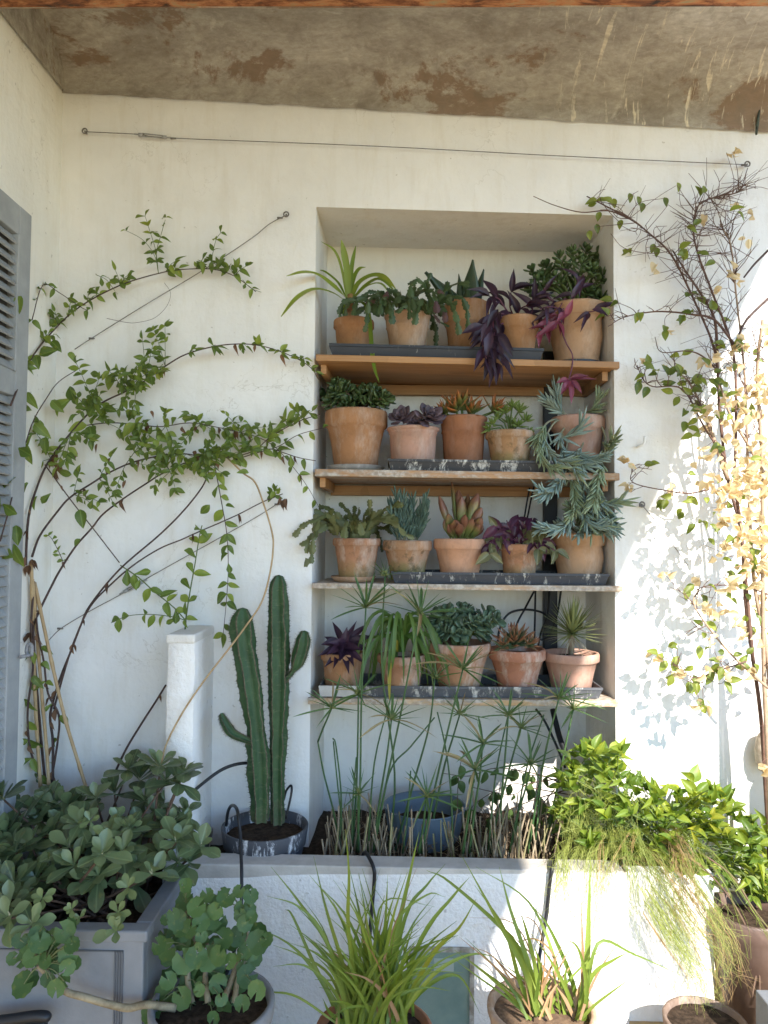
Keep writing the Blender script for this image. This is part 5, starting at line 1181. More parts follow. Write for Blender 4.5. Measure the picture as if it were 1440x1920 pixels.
# ------------------------------------------------------------------ papyrus in the planter bed
LPA = m_leaf('papyrus_green', (.055, .115, .035), (.12, .20, .065), .42, .3); pb = [flat_leaf('ray_leaf', LPA, 'taper', 5, .3, .05, asp=.06), flat_leaf('ray_leaf', LPA, 'strap', 5, .3, .12, asp=.06)]
pbd = flat_leaf('ray_leaf', m_leaf('papyrus_dry', (.22, .16, .07), (.34, .27, .13), .7, .2), 'strap', 6, .3, .5, 0, .6, asp=.06)
pap = thing('papyrus_clump', 'umbrella papyrus clump in front of the lower shelves', 'papyrus', P(820, 1600, -.12))
lb = Bag(pap, 'ray_leaf', 300); MPS = m_plain('papyrus_stem', (.035, .085, .028), .5, (.065, .125, .04), 18); MPF = m_plain('papyrus_seed', (.16, .19, .06), .8, (.24, .25, .09), 60)
um = [([(669, 1598), (675, 1480), (678, 1300), (686, 1140)], -.20, 78, 15), ([(700, 1598), (722, 1480), (755, 1320), (787, 1152)], -.22, 82, 15), ([(790, 1600), (815, 1480), (842, 1360), (868, 1255)], -.24, 72, 16), ([(660, 1598), (668, 1480), (671, 1380), (672, 1302)], -.14, 62, 13),
      ([(700, 1598), (712, 1500), (725, 1420), (734, 1350)], -.24, 70, 13), ([(785, 1600), (792, 1560), (797, 1520), (800, 1494)], -.28, 62, 12), ([(990, 1600), (1003, 1520), (1025, 1400), (1048, 1310)], -.22, 66, 14), ([(935, 1600), (940, 1500), (947, 1420), (953, 1342)], -.20, 62, 13), ([(880, 1600), (890, 1520), (900, 1450), (905, 1395)], -.25, 66, 13),
      ([(868, 1600), (877, 1540), (884, 1490), (890, 1444)], -.28, 70, 14), ([(918, 1600), (935, 1520), (958, 1430), (976, 1366)], -.16, 58, 12), ([(955, 1600), (970, 1530), (985, 1480), (996, 1433)], -.22, 62, 12), ([(640, 1598), (625, 1520), (607, 1450), (596, 1391)], -.16, 0, 0), ([(596, 1391), (606, 1365), (622, 1328)], -.16, 58, 11),
      ([(672, 1598), (672, 1550), (672, 1515), (672, 1489)], -.22, 50, 9), ([(720, 1598), (745, 1450), (700, 1200), (726, 1078)], .0, 0, 0), ([(729, 1598), (740, 1450), (716, 1250), (722, 1080)], -.1, 38, 9), ([(1017, 1600), (1040, 1500), (1060, 1400), (1075, 1330)], -.12, 58, 13), ([(740, 1598), (775, 1470), (805, 1360), (815, 1272)], -.1, 52, 11), ([(800, 1600), (830, 1450), (850, 1380), (862, 1340)], -.08, 48, 10)]
for px, Y, L_, n in um:
    if L_ == 0 and px[0][0] == 720: continue
    cv = trace(px, Y+.06, Y, 5); stemobj(pap, cv, .0044 if px[0][1] > 1500 else .0034, .0027, MPS, 'stem', 6)
    if n:
        c_ = cv[-1]; ax = ((cv[-1]-cv[-3]).normalized()+V(rng.uniform(-.2, .2), -.25, .2)).normalized(); L2 = L_*S(Y)
        rosette(lb, pb+pb+pb+pb+[pbd], c_, ax, n+4, L2*.8, L2*1.2, .062, .45, 1.5, .6, 0, .2)
        s_ = MB()
        for k in range(26):
            d = (ax+jit(.9)).normalized(); s_.tube([c_, c_+d*rng.uniform(.010, .028)], [.0009, .0016], 4)
        so_ = s_.build('seed_head', MPF, pap); so_['kind'] = 'stuff'
for px in ([(659, 1598), (662, 1500), (668, 1420)], [(635, 1598), (640, 1500), (630, 1400), (624, 1384)], [(755, 1600), (765, 1520), (770, 1445)], [(700, 1598), (730, 1450), (770, 1400), (815, 1345)], [(850, 1600), (845, 1480), (835, 1400), (820, 1335)], [(1000, 1600), (1010, 1520), (1015, 1440)], [(648, 1598), (634, 1480), (625, 1390)], [(915, 1600), (930, 1450), (955, 1330)], [(690, 1598), (702, 1430), (735, 1300)], [(960, 1600), (985, 1450), (1020, 1340)]):
    stemobj(pap, trace(px, -.15, -.12, 5), .0036, .0024, MPS, 'stem', 6)
lb.flush()
sb = Bag(pap, 'dry_stalk', 300)
b = MB(); b.tube([(0, 0, 0), (0, .5, .0), (0, 1, 0)], [.5, .46, .42], 6); stk = b.mesh('dry_stalk', MSTRAW)
b = MB(); b.tube([(0, 0, 0), (0, .5, .0), (0, 1, 0)], [.5, .46, .42], 6); stg = b.mesh('dry_stalk', m_plain('half_dry', (.17, .16, .07), .8, (.30, .26, .14), 25))
for k in range(200):
    x = rng.choice((rng.gauss(655, 28), rng.gauss(700, 30), rng.gauss(905, 50), rng.gauss(960, 45), rng.uniform(610, 1050)))
    if not 606 < x < 1062: continue
    p = P(x, 1600, rng.uniform(-.25, .0)); p.z = .40; h = rng.uniform(.05, .21); d = V(rng.uniform(-.3, .3), rng.uniform(-.2, .2), 1); wd = rng.uniform(.004, .009)
    sb.add(stk if rng.random() < .8 else stg, frame(p, d, V(0, -1, 0), h, wd, wd))
sb.flush()
lit = MB()
for k in range(420):
    p = V(rng.uniform(-.22, .62), rng.uniform(-.24, .3), .41); d = V(rng.uniform(-1, 1), rng.uniform(-1, 1), rng.uniform(-.1, .8)).normalized()*rng.uniform(.03, .10); lit.tube([p, p+d*.5+V(0, 0, .006), p+d], .0013, 3)
o = lit.build('straw_litter', MSTRAW, pap); o['kind'] = 'stuff'

# blue bowl behind the papyrus
bY = .10; bc_ = P(796, 1508, bY); br_ = 75*S(bY); hh = .17
bowl = thing('blue_bowl_planter', 'blue-grey plastic bowl standing behind the papyrus stalks', 'planter', (bc_.x, bY, bc_.z-hh))
b = MB(); b.lathe([(.001, 0), (br_*.70, 0), (br_*.72, .004), (br_*.90, hh*.5), (br_*1.0, hh*.97), (br_*1.01, hh), (br_*.97, hh), (br_*.93, hh*.7), (br_*.84, hh*.45)], (bc_.x, bY, bc_.z-hh), 44); b.build('bowl', m_plain('blue_plastic', (.115, .165, .215), .5, (.15, .20, .25), 6), bowl)
b = MB(); b.disc((bc_.x, bY), br_*.9, bc_.z-hh*.42, 28); b.build('soil', MSOIL, bowl)
# twiggy shrub between the bowl and sunlit niche corner
LVG = m_leaf('vine_green', (.055, .105, .030), (.115, .18, .055), .45, .3)
vg = [flat_leaf('vine_leaf', LVG, 'ovate', 6, .15, .25)]
tw = thing('twiggy_creeper', 'brown twiggy creeper with sparse leaves right of the blue bowl', 'creeper', P(900, 1590, .1))
lb = Bag(tw, 'leaf')
for px in ([(1060, 1470), (1000, 1450), (930, 1440), (880, 1455), (830, 1450)], [(1070, 1490), (1010, 1480), (960, 1470), (900, 1500), (870, 1530)], [(1065, 1480), (1000, 1500), (950, 1520), (900, 1540)], [(1050, 1460), (990, 1470), (960, 1490), (880, 1475)], [(1060, 1500), (1000, 1540), (940, 1530), (880, 1560)], [(1040, 1480), (1010, 1520), (1000, 1560)], [(862, 1590), (858, 1500), (862, 1440), (870, 1410)], [(1062, 1475), (1020, 1455), (985, 1452), (950, 1430)], [(1055, 1510), (1030, 1530), (1010, 1580)]):
    cv = trace(px, .05, .16, 5, .02); stemobj(tw, cv, .0026, .0014, MSTEM, 'twig', 4); along(lb, vg, cv, .065, (.035, .055), .6, .3, 1.0, True, 1.0, V(0, -1, .3), .5, .6, .35, True)
lb.flush()

# ------------------------------------------------------------------ jasmine-like bush at the right end of the planter
LJS = m_leaf('jasmine_lime', (.13, .19, .022), (.30, .36, .05), .42, .4); LJD = m_leaf('jasmine_green', (.075, .135, .020), (.16, .235, .035), .42, .35)
js = [flat_leaf('jasmine_leaf', LJS, 'ovate', 6, .25, .2), flat_leaf('jasmine_leaf', LJS, 'lance', 6, .45, .5, 0, .4), flat_leaf('jasmine_leaf', LJD, 'ovate', 6, .3, .25), flat_leaf('jasmine_leaf', LJD, 'lance', 6, .1, -.2, 0, -.5)]
jas = thing('lime_green_bush', 'bright lime-green leafy bush in sunlight at right', 'bush', P(1230, 1620, -.15)); jas.location.z = .4
lb = Bag(jas, 'leaf', 300)
tips = []
def inpoly(x, y):
    top = 1405+abs(x-1130)*.0 if x < 1170 else (1450+(x-1170)*.55 if x < 1270 else (1480 if x < 1340 else 1480+(x-1340)*1.0))
    bot = 1575 if x < 1100 else (1600 if x < 1200 else 1600+(x-1200)*.42)
    return top < y < bot and x > 1048+max(0, (1440-y))*.9
n_ = 0
while n_ < 340:
    x, y = rng.uniform(1045, 1450), rng.uniform(1400, 1690)
    if not inpoly(x, y): continue
    n_ += 1; Y = rng.uniform(-.34, -.04); t_ = P(x, y, Y); bx_ = V(P(lerp(1150, 1330, rng.random()), 1600, -.15).x, rng.uniform(-.2, -.1), .42)
    md = lerp(bx_, t_, .6)+V(0, 0, .04); cv = crom([bx_, md, t_], 3)
    if n_ % 2: stemobj(jas, cv, .0022, .0012, MGSTEM, 'twig', 4)
    a_ = (t_-md).normalized()
    for k in range(rng.randint(3, 5)):
        L2 = rng.uniform(13, 33)*S(Y); d = (a_*.6+V(rng.uniform(-1, 1), rng.uniform(-.6, .2), rng.uniform(-.4, .8))).normalized()
        lb.add(rng.choice(js), frame(t_, d, V(.2, -.8, .8)+jit(.5), L2, L2*.44, L2))
for px in ([(1090, 1520), (1085, 1450), (1100, 1420), (1115, 1405)], [(1300, 1520), (1305, 1490), (1300, 1468)], [(1150, 1500), (1130, 1440), (1140, 1410)], [(1390, 1600), (1410, 1560), (1430, 1545)]):
    cv = trace(px, -.2, -.18); stemobj(jas, cv, .0025, .0014, MGSTEM, 'twig', 4); along(lb, js, cv, .025, (24*K, 38*K), .52, .3, 1.05, True, .9, V(0, -1, .5), .1, .5, .1)
lb.flush()
# hanging rush-like plant: hundreds of hair-thin green strands
rush = thing('hanging_rush', 'fine green hanging strands spilling over the sunlit planter', 'plant', P(1180, 1600, -.3))
MRU = m_leaf('rush_green', (.16, .20, .04), (.34, .37, .10), .6, .3); MRB = m_leaf('rush_brown', (.25, .16, .07), (.36, .26, .12), .7, .2)
def strands(n, fn, mats, name, wd=.0009, clump=9):
    b = MB()
    for k in range(n//clump):
        px = fn(); mi = 0 if rng.random() < .8 else 1; sp = rng.uniform(.004, .028)
        base = [P(x, y, Y) for (x, y, Y) in px]; dv = [V(0, 0, 0)]+[jit(sp*(i+1)*.6) for i in range(len(base)-1)]
        for q in range(clump):
            a = rng.uniform(.35, 1.0); m0 = max(2, int(round(len(base)*a)))
            pts = [p+jit(sp*(.4+i*.5))+d_*rng.random() for i, (p, d_) in enumerate(zip(base, dv))][:max(3, m0+1)]
            cv = crom(pts, 3); m = len(cv)
            b.ribbon(cv, [wd*rng.uniform(.6, 1.5)*(1.0-.6*i/(m-1)) for i in range(m)], V(rng.uniform(-.8, .8), -1, rng.uniform(-.3, .5)), .0, mi)
            if rng.random() < .5:          # side branchlets
                i0 = rng.randrange(1, m-1); d = (cv[i0+1]-cv[i0]).normalized()+jit(.6); L_ = rng.uniform(.02, .06)
                b.ribbon([cv[i0], cv[i0]+d*L_*.5+V(0, 0, -.003), cv[i0]+d*L_+V(0, 0, -.012)], [wd, wd*.8, wd*.4], V(0, -1, .2), 0, mi)
    o = b.build(name, mats, rush); o['kind'] = 'stuff'
def f_left():
    x, y = rng.uniform(1040, 1190), 1606; l = rng.uniform(50, 280)*(1-.25*(x-1040)/150); w_ = rng.gauss(0, 10)
    return [(x+rng.uniform(-10, 40), y-rng.uniform(15, 50), -.27), (x, y+4, -.366), (x+w_*.5, y+l*.35, -.37-rng.random()*.02), (x+w_+rng.gauss(0, 4), y+l*.7, -.372-rng.random()*.03), (x+w_*1.6+rng.gauss(0, 8), y+l, -.37-rng.random()*.03)]
def f_mid():
    s_ = rng.random(); x0, y0 = 1140+s_*130, 1560+rng.uniform(-30, 40); l = rng.uniform(70, 300); k = rng.uniform(.1, .75)
    return [(x0, y0, -.25), (x0+l*k*.35, y0+l*.12, -.35), (x0+l*k*.7+rng.gauss(0, 6), y0+l*.42, -.40-rng.random()*.06), (x0+l*k*.95+rng.gauss(0, 14), y0+l*.75, -.40-rng.random()*.06), (x0+l*k*1.02+rng.gauss(0, 22), y0+l*1.05, -.38-rng.random()*.06)]
def f_up():
    x, y = rng.uniform(1055, 1170), 1608; h = rng.uniform(50, 170); return [(x, y, -.25), (x+rng.gauss(0, 6), y-h*.35, -.27), (x+rng.gauss(0, 12), y-h*.7, -.28), (x+rng.gauss(0, 24), y-h, -.3)]
def f_low():
    x, y = rng.uniform(1235, 1350), rng.uniform(1680, 1790); l = rng.uniform(40, 150); return [(x-40, y-60, -.40), (x, y, -.42), (x+l*.35, y+l*.5, -.44), (x+l*.5+rng.gauss(0, 10), y+l*.9, -.45), (x+l*.55+rng.gauss(0, 14), y+l*1.2, -.46)]
strands(190, f_left, [MRU, MRB], 'strand_mass', .0010); strands(290, f_mid, [MRU, MRB], 'strand_mass', .0011); strands(170, f_up, [MRU, MRU], 'strand_mass', .0014, 3); strands(260, f_low, [MRU, MRB], 'strand_mass', .0010)

# ------------------------------------------------------------------ bougainvillea with dry bracts
LBR = m_leaf('papery_bract', (.44, .34, .19), (.70, .60, .40), .8, .45); LBG = m_leaf('bougainvillea_leaf', (.075, .11, .022), (.21, .25, .045), .45, .35)
br = [flat_leaf('bract', LBR, 'ovate', 6, .6, .5, 0, .7), flat_leaf('bract', LBR, 'ovate', 6, .7, -.5, 0, -1.0), flat_leaf('bract', LBR, 'round', 6, .9, .3, 0, .5)]; bl_ = [flat_leaf('bougainvillea_leaf', LBG, 'ovate', 6, .2, .3), flat_leaf('bougainvillea_leaf', LBG, 'ovate', 6, .3, .5, 0, .4)]
bou = thing('bougainvillea', 'thorny bougainvillea with dry tan bracts on right wall', 'climber', P(1440, 1450, -.2)); bou.location.z = .3
lb = Bag(bou, 'leaf', 300); bb_ = Bag(bou, 'bract', 300)
MB1 = m_plain('thorny_bark', (.085, .045, .035), .8, (.15, .085, .06), 40, .4); MB2 = m_plain('pale_bark', (.26, .18, .12), .8, (.36, .26, .18), 30, .4)
main = [([(1446, 1660), (1436, 1480), (1425, 1330), (1400, 1150), (1390, 1000), (1365, 900), (1350, 780), (1345, 690), (1335, 640), (1300, 560), (1260, 480), (1220, 440), (1180, 410), (1100, 368)], .008, .0022, -.16, -.04, MB1),
        ([(1412, 1240), (1390, 1000), (1378, 900), (1380, 800), (1375, 660), (1340, 560), (1310, 480), (1300, 430), (1310, 385), (1345, 368), (1385, 358), (1402, 315)], .0065, .0014, -.18, -.03, MB1),
        ([(1452, 1500), (1440, 1240), (1415, 1100), (1405, 950), (1400, 800), (1395, 690), (1380, 550), (1370, 460), (1350, 420)], .008, .002, -.2, -.06, MB2),
        ([(1345, 690), (1340, 600), (1310, 545), (1280, 500), (1262, 470)], .006, .002, -.10, -.05, MB1), ([(1365, 900), (1330, 800), (1315, 760), (1290, 715), (1260, 690)], .008, .002, -.16, -.06, MB2),
        ([(1380, 650), (1340, 600), (1300, 590), (1260, 585), (1220, 585), (1170, 595), (1140, 612)], .005, .0014, -.14, -.05, MB1), ([(1350, 700), (1320, 670), (1290, 658), (1240, 660), (1228, 632)], .0035, .0012, -.12, -.05, MB1),
        ([(1360, 860), (1320, 800), (1280, 730), (1225, 725), (1205, 710), (1195, 685)], .004, .0012, -.16, -.06, MB1), ([(1440, 1290), (1400, 1255), (1360, 1215), (1320, 1165), (1300, 1130), (1310, 1105)], .0048, .002, -.22, -.12, MB2),
        ([(1440, 1115), (1400, 1100), (1350, 1097), (1320, 1100), (1300, 1110)], .003, .0014, -.2, -.12, MB1), ([(1440, 560), (1400, 600), (1380, 640)], .006, .004, -.1, -.12, MDARKSTEM), ([(1440, 470), (1415, 495), (1395, 520)], .005, .003, -.08, -.1, MDARKSTEM),
        ([(1330, 918), (1290, 925), (1250, 920), (1200, 910), (1183, 900), (1186, 885), (1203, 872)], .003, .001, -.12, -.04, MB1), ([(1400, 1240), (1340, 1260), (1300, 1270), (1262, 1245)], .003, .0014, -.2, -.14, MB1), ([(1180, 410), (1140, 395), (1090, 398), (1040, 385), (1000, 368)], .003, .0012, -.05, -.03, MB1),
        ([(1448, 1640), (1440, 1420), (1432, 1250), (1430, 1050), (1428, 850), (1420, 700), (1430, 600)], .009, .005, -.2, -.16, MB2), ([(1440, 900), (1400, 830), (1370, 780), (1350, 720)], .006, .003, -.2, -.14, MB2)]
cvs = []
for px, r0_, r1_, Y0, Y1, mt in main:
    cv = trace(px, Y0, Y1, 6, .01); cvs.append(cv); stemobj(bou, cv, r0_, r1_, mt, 'stem', 6)
TW = [0]; tmass = MB()
def twigs(cv, n, ln, t0=.1, t1=1.0, mt=MB1, green=.1, bract=.2):
    for k in range(n):
        i = min(len(cv)-2, int(lerp(t0, t1, rng.random())*(len(cv)-1))); p = cv[i]; tg = (cv[i+1]-cv[i]).normalized()
        d = (tg*rng.uniform(-.1, .8)+V(rng.uniform(-1, 1), rng.uniform(-.45, .15), rng.uniform(-.7, 1))).normalized(); l = ln*rng.uniform(.4, 1.3)
        q_ = p+d*l*.5+jit(.012); e = p+d*l+jit(.03); e.y = min(e.y, -.012); c_ = crom([p, q_, e], 3); stemobj(bou, c_, .0017, .0007, mt, 'twig', 4) if TW[0] < 260 else tmass.tube(c_, [lerp(.0017, .0007, q/max(1, len(c_)-1)) for q in range(len(c_))], 4); TW[0] += 1
        if rng.random() < .6:
            d2 = (d+jit(.9)).normalized(); tmass.tube([q_, q_+d2*l*.22, q_+d2*l*.42], [.0011, .0009, .0006], 3)
        if rng.random() < green: 
            for q in range(2): lb.add(rng.choice(bl_), frame(c_[-1-q], d+jit(.7)+V(0, -.1, -.4), V(0, -1, .4)+jit(.5), rng.uniform(.03, .05), .024, .03))
        if rng.random() < bract: bracts(e)
def bracts(e, n=None):
    for q in range(n or rng.randint(2, 4)):
        bb_.add(rng.choice(br), frame(e+jit(.012), V(rng.uniform(-1, 1), rng.uniform(-1, .3), rng.uniform(-1, .7)), V(0, -1, .2)+jit(.9), rng.uniform(.022, .038), rng.uniform(.016, .028), .026))
twigs(cvs[0], 70, .11, .45, 1.0, MB1, .08, .0); twigs(cvs[1], 95, .11, .35, .95, MB1, .04, .02); twigs(cvs[2], 85, .13, .2, 1.0, MB1, .06, .07); twigs(cvs[3], 40, .1, .2, 1, MB1, .03, .02)
twigs(cvs[4], 34, .09, .2, 1, MB1, .4, .15); twigs(cvs[5], 16, .06, .2, 1, MB1, .25, .0); twigs(cvs[7], 18, .06, .3, 1, MB1, .4, .1); twigs(cvs[8], 14, .08, .2, 1, MB1, .25, .15); twigs(cvs[9], 8, .07, .2, 1, MB1, .3, .15); twigs(cvs[12], 10, .05, .2, 1, MB1, .25, .15); twigs(cvs[13], 14, .08, .2, 1, MB1, .7, .4); twigs(cvs[15], 40, .1, .1, 1, MB1, .15, .5)
for (x, y) in ((1105, 440), (1118, 428), (1125, 405), (1195, 376), (1205, 388), (1270, 350), (1245, 378), (1150, 380), (1180, 370), (1165, 420), (1226, 465), (1232, 472)):
    lb.add(bl_[0], frame(P(x, y-8, -.05), V(rng.uniform(-.4, .4), -.1, -1), V(rng.uniform(-.6, .6), -1, .2), .034, .022, .03))
for px in ([(1180, 410), (1205, 390), (1240, 365), (1268, 348)], [(1175, 408), (1200, 380), (1245, 372)], [(1190, 418), (1150, 422), (1118, 425)], [(1160, 398), (1180, 370), (1197, 358)], [(1210, 435), (1240, 400), (1252, 385)], [(1262, 470), (1220, 475), (1170, 465), (1145, 438)], [(1130, 380), (1140, 395), (1165, 420)], [(1170, 600), (1160, 570), (1153, 540)], [(1110, 372), (1125, 358), (1135, 355)]):
    stemobj(bou, trace(px, -.05, -.06, 4), .0016, .0009, MB1, 'twig', 4)
for k in range(150):
    x, y = rng.gauss(1405, 42), rng.gauss(920, 130)
    if x < 1300 or x > 1452 or y < 640: continue
    bracts(P(x, y, -.22+rng.uniform(-.16, .10)), 3 if k % 3 else 2)
for (x, y) in ((1229, 502), (1258, 622), (1245, 690), (1270, 690), (1310, 845), (1255, 912), (1300, 1098), (1312, 1140), (1360, 1255), (1400, 450), (1375, 530)): bracts(P(x, y, -.07), 2)
for k in range(75):
    x, y = rng.gauss(1385, 45), rng.uniform(680, 1280)
    if x > 1450: continue
    lb.add(rng.choice(bl_), frame(P(x, y, -.2+rng.uniform(-.12, .12)), V(rng.uniform(-1, 1), rng.uniform(-.6, .2), rng.uniform(-1, .5)), V(0, -1, .4)+jit(.5), rng.uniform(.024, .042), .020, .03))
for (x, y) in ((1262, 1240), (1250, 1238), (1272, 1230), (1300, 1095), (1288, 1100), (1325, 1165), (1415, 1175), (1300, 1265), (1335, 1260), (1310, 1210), (1290, 800), (1285, 790), (1205, 680), (1198, 715), (1215, 725)): lb.add(bl_[0], frame(P(x, y, -.13), V(rng.uniform(-.7, .7), -.3, rng.uniform(-1, 0)), V(0, -1, .5), .048, .027, .03))
lb.flush(); bb_.flush(); o = tmass.build('twig_mass', MB1, bou); o['kind'] = 'stuff'
# bark-mounted stub at the right edge
bk = thing('bark_mount', 'chunk of grey bark fixed to wall at right edge', 'bark', P(1432, 1410, -.06))
b = MB(); rows = []
for j in range(9):
    y_ = lerp(1375, 1445, j/8); cx_ = P(1440, y_, -.05); r_ = (.024+.022*math.sin(math.pi*(j+.8)/9.5))
    rows.append([(cx_.x+r_*math.cos(a_)*(1+.2*mnoise.noise(Vector((j, math.cos(a_)*3, 1)))), -.05+r_*.8*math.sin(a_), cx_.z) for a_ in [6.2832*k/12 for k in range(12)]])
b.quad_strip(rows, True); b.face(rows[0][::-1]); b.face(rows[-1]); b.build('bark_chunk', m_plain('grey_bark', (.26, .21, .16), .95, (.42, .36, .28), 30, .8), bk)

# ------------------------------------------------------------------ foreground grasses and pots
LLG = m_leaf('lemongrass', (.090, .145, .022), (.20, .27, .045), .45, .35); LLB = m_leaf('grass_brown', (.22, .12, .06), (.34, .22, .11), .7, .2)
lY = -.72; lc = P(702, 1925, lY); lg = thing('lemongrass_clump', 'big clump of arching lemongrass at bottom centre', 'grass', (lc.x, lY, 0))
gb = MB(); gr2 = .15; gb.lathe([(.001, .001), (gr2*.72, .001), (gr2*.95, lc.z*.8), (gr2, lc.z*.82), (gr2*1.02, lc.z*.97), (gr2*.95, lc.z*.985), (gr2*.9, lc.z*.9)], (lc.x, lY, 0), 40); gb.build('pot', T5, lg)
gb = MB(); gb.disc((lc.x, lY), gr2*.9, lc.z*.9, 24); gb.build('soil', MSOIL, lg)
special = [([(680, 1925), (655, 1750), (655, 1640), (648, 1555)], 11), ([(720, 1925), (745, 1750), (768, 1640), (786, 1560)], 11), ([(670, 1925), (620, 1780), (560, 1690), (508, 1625)], 9), ([(675, 1925), (640, 1800), (610, 1700), (588, 1605)], 9), ([(660, 1925), (600, 1830), (550, 1720), (535, 1705)], 8), ([(665, 1925), (610, 1760), (560, 1700), (500, 1680)], 7), ([(660, 1925), (620, 1850), (570, 1810), (512, 1812)], 7), ([(655, 1925), (620, 1830), (560, 1790), (512, 1772)], 6), ([(730, 1925), (790, 1760), (850, 1680), (880, 1645)], 9), ([(735, 1925), (810, 1790), (860, 1740), (893, 1685)], 10), ([(740, 1925), (810, 1830), (880, 1790), (935, 1795)], 8), ([(715, 1925), (760, 1720), (800, 1660), (835, 1620)], 8), ([(655, 1925), (620, 1900), (605, 1872)], 9), ([(700, 1925), (720, 1760), (725, 1690), (727, 1640)], 7), ([(720, 1925), (740, 1740), (800, 1678), (835, 1682)], 6), ([(735, 1925), (800, 1850), (860, 1830), (900, 1900)], 9), ([(690, 1925), (700, 1800), (720, 1690), (815, 1700)], 6), ([(640, 1925), (560, 1870), (510, 1860), (480, 1858)], 5)]
for px, w_ in special: blade(lg, px, lY+rng.uniform(-.06, .06), lY+rng.uniform(-.12, .12), w_, LLG, V(rng.uniform(-.6, .6), -1, .4), 'blade', .2, 'taper', 5)
for k in range(150):
    a_ = rng.gauss(0, .42); ln = rng.uniform(130, 330)*(1-.35*abs(a_)); x0 = 702+rng.gauss(0, 28); bend = rng.uniform(0, .5)*(1 if a_ > 0 else -1)
    pts = []; x, y, ang = x0, 1930, a_*.6
    for s in range(5): pts.append((x, y)); x += math.sin(ang)*ln/4; y -= math.cos(ang)*ln/4; ang += a_*.25+bend*(.2+s*.18)
    blade(lg, pts, lY+rng.uniform(-.09, .09), lY+rng.uniform(-.2, .15), rng.uniform(5, 11), LLG if rng.random() < .93 else LLB, V(rng.uniform(-.7, .7), -1, .4), 'blade', .2, 'taper', 3)
sY = -.70; sc_ = P(1015, 1888, sY); sg = thing('strap_grass', 'strap-leaved clump in terracotta bowl at bottom right', 'potted plant', (sc_.x, sY, 0))
gb = MB(); gr3 = 98*S(sY); gb.lathe([(.001, .001), (gr3*.7, .001), (gr3*.92, sc_.z*.8), (gr3*.96, sc_.z*.9), (gr3, sc_.z*.95), (gr3, sc_.z), (gr3*.9, sc_.z*1.005), (gr3*.87, sc_.z*.92)], (sc_.x, sY, 0), 44); gb.build('pot', m_terra('terra_bowl', (.50, .33, .22), .6), sg)
gb = MB(); gb.disc((sc_.x, sY), gr3*.9, sc_.z*.93, 24); gb.build('soil', m_plain('bark_mulch', (.09, .055, .035), .95, (.20, .13, .08), 40, .9), sg)
for px, w_, mt in (([(1010, 1905), (985, 1820), (930, 1720), (868, 1608)], 13, LLG), ([(1015, 1905), (990, 1830), (960, 1760), (845, 1655), (800, 1632)], 12, LLG), ([(1020, 1905), (985, 1790), (955, 1700), (936, 1625)], 11, LLG), ([(1005, 1905), (975, 1840), (945, 1740), (890, 1660)], 10, LLG), ([(1018, 1905), (1000, 1800), (985, 1740), (975, 1710)], 10, LLG), ([(1085, 1915), (1100, 1800), (1104, 1700), (1107, 1606)], 13, LLG), ([(1090, 1915), (1070, 1830), (1030, 1740), (1000, 1700)], 10, LLG), ([(1080, 1915), (1110, 1830), (1150, 1800), (1180, 1785)], 9, LLG), ([(1060, 1910), (1040, 1800), (990, 1690), (892, 1625)], 8, LLG), ([(1095, 1915), (1100, 1850), (1085, 1780), (1060, 1760)], 9, LLG), ([(1020, 1905), (1000, 1800), (960, 1730), (880, 1720)], 4, LLB), ([(1010, 1905), (1020, 1780), (990, 1720), (920, 1740)], 4, LLB), ([(1030, 1905), (1040, 1800), (1000, 1760), (950, 1780)], 5, LLB), ([(1000, 1905), (960, 1840), (920, 1790), (880, 1775)], 4, LLB), ([(1088, 1915), (1092, 1800), (1091, 1740), (1090, 1680)], 7, LLB), ([(1095, 1915), (1120, 1770), (1190, 1790), (1280, 1830)], 7, LLG), ([(1070, 1910), (1060, 1840), (1065, 1800)], 8, LLG), ([(1040, 1910), (1020, 1850), (1010, 1800), (1000, 1770)], 10, LLG)):
    blade(sg, px, sY+rng.uniform(-.04, .04), sY+rng.uniform(-.1, .1), w_, mt, V(rng.uniform(-.5, .5), -1, .4), 'blade', .2, 'taper', 5)
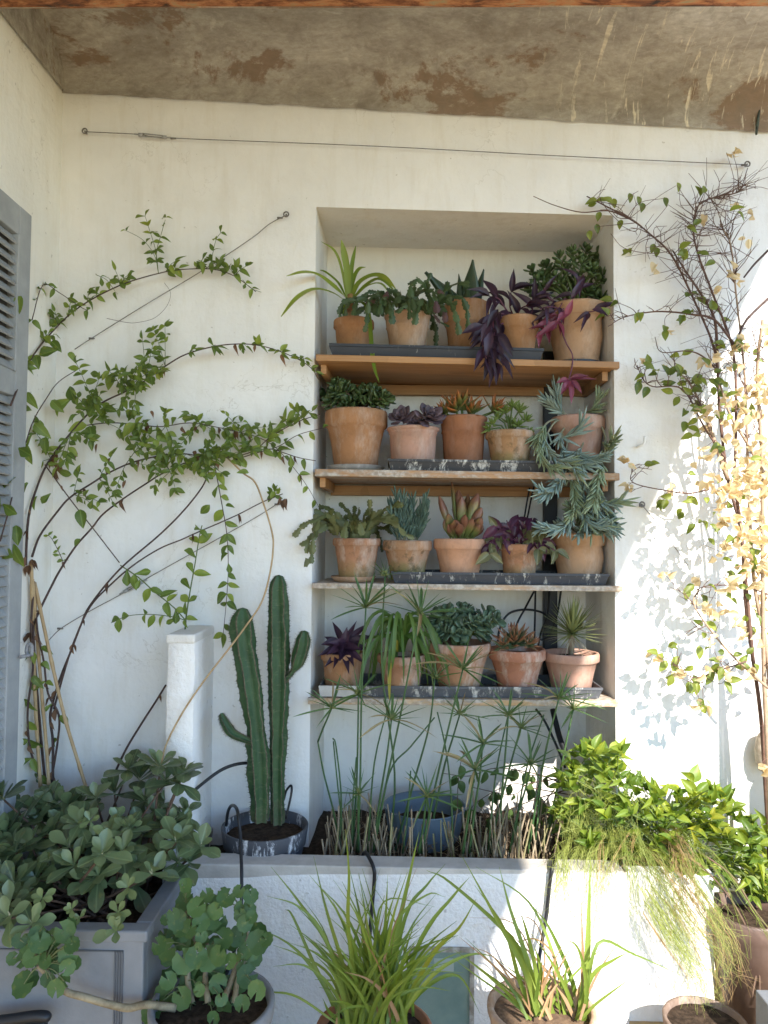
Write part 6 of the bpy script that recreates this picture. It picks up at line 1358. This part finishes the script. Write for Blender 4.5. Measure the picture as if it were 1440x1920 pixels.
for k in range(26):
    x0 = rng.choice((1010, 1085))+rng.gauss(0, 18); a_ = rng.gauss(-.1, .35); ln = rng.uniform(60, 190); pts = [(x0+math.sin(a_*(1+s*.5))*ln*s/3, 1912-math.cos(a_)*ln*s/3) for s in range(4)]
    blade(sg, pts, sY+rng.uniform(-.06, .06), sY+rng.uniform(-.1, .1), rng.uniform(4, 10), LLG if rng.random() < .7 else LLB, V(rng.uniform(-.6, .6), -1, .4), 'blade', .2, 'taper', 3)
# pots in the lower right corner
def cornerpot(name, label, x0, x1, y, Y, mat, stop=.0):
    c_ = P((x0+x1)/2, y, Y); r_ = (x1-x0)/2*S(Y); t = thing(name, label, 'pot', (c_.x, Y, 0)); h = c_.z
    b = MB(); b.lathe([(.001, .001), (r_*.7, .001), (r_*.95, h*.84), (r_, h*.86), (r_*1.02, h*.98), (r_, h), (r_*.93, h), (r_*.9, h*.9), (r_*.88, h*.84)], (c_.x, Y, 0), 40); b.build('pot', mat, t)
    b = MB(); b.disc((c_.x, Y), r_*.9, h*.9, 24); b.build('soil', MSOIL, t); return t, c_
cornerpot('brown_plastic_pot', 'dark brown round pot in shade at right edge', 1335, 1475, 1705, -.30, m_plain('brown_plastic', (.10, .062, .048), .5, (.15, .10, .08), 12))
cornerpot('low_terracotta_pot', 'dusty terracotta pot half hidden at the bottom right', 1250, 1395, 1912, -.54, m_terra('terra_dusk', (.24, .17, .13), .5))
gbx = thing('small_grey_box', 'small grey box corner at the bottom right edge', 'box', P(1425, 1900, -.62)); a0 = P(1440, 1885, -.70)
b = MB(); b.box((a0.x, -.70, .001), (a0.x+.2, -.63, a0.z)); b.build('box_body', MGB, gbx, .004)
for px in ([(1290, 1600), (1350, 1660), (1390, 1720), (1420, 1800), (1425, 1880)], [(1300, 1590), (1370, 1640), (1410, 1700), (1440, 1740)], [(1360, 1750), (1400, 1770), (1420, 1800), (1410, 1870)]):
    b = MB(); b.tube(trace(px, -.3, -.42, 6), [.003]*(6*(len(px)-1)+1), 6); o = b.build('woody_runner', MSTEM, jas)
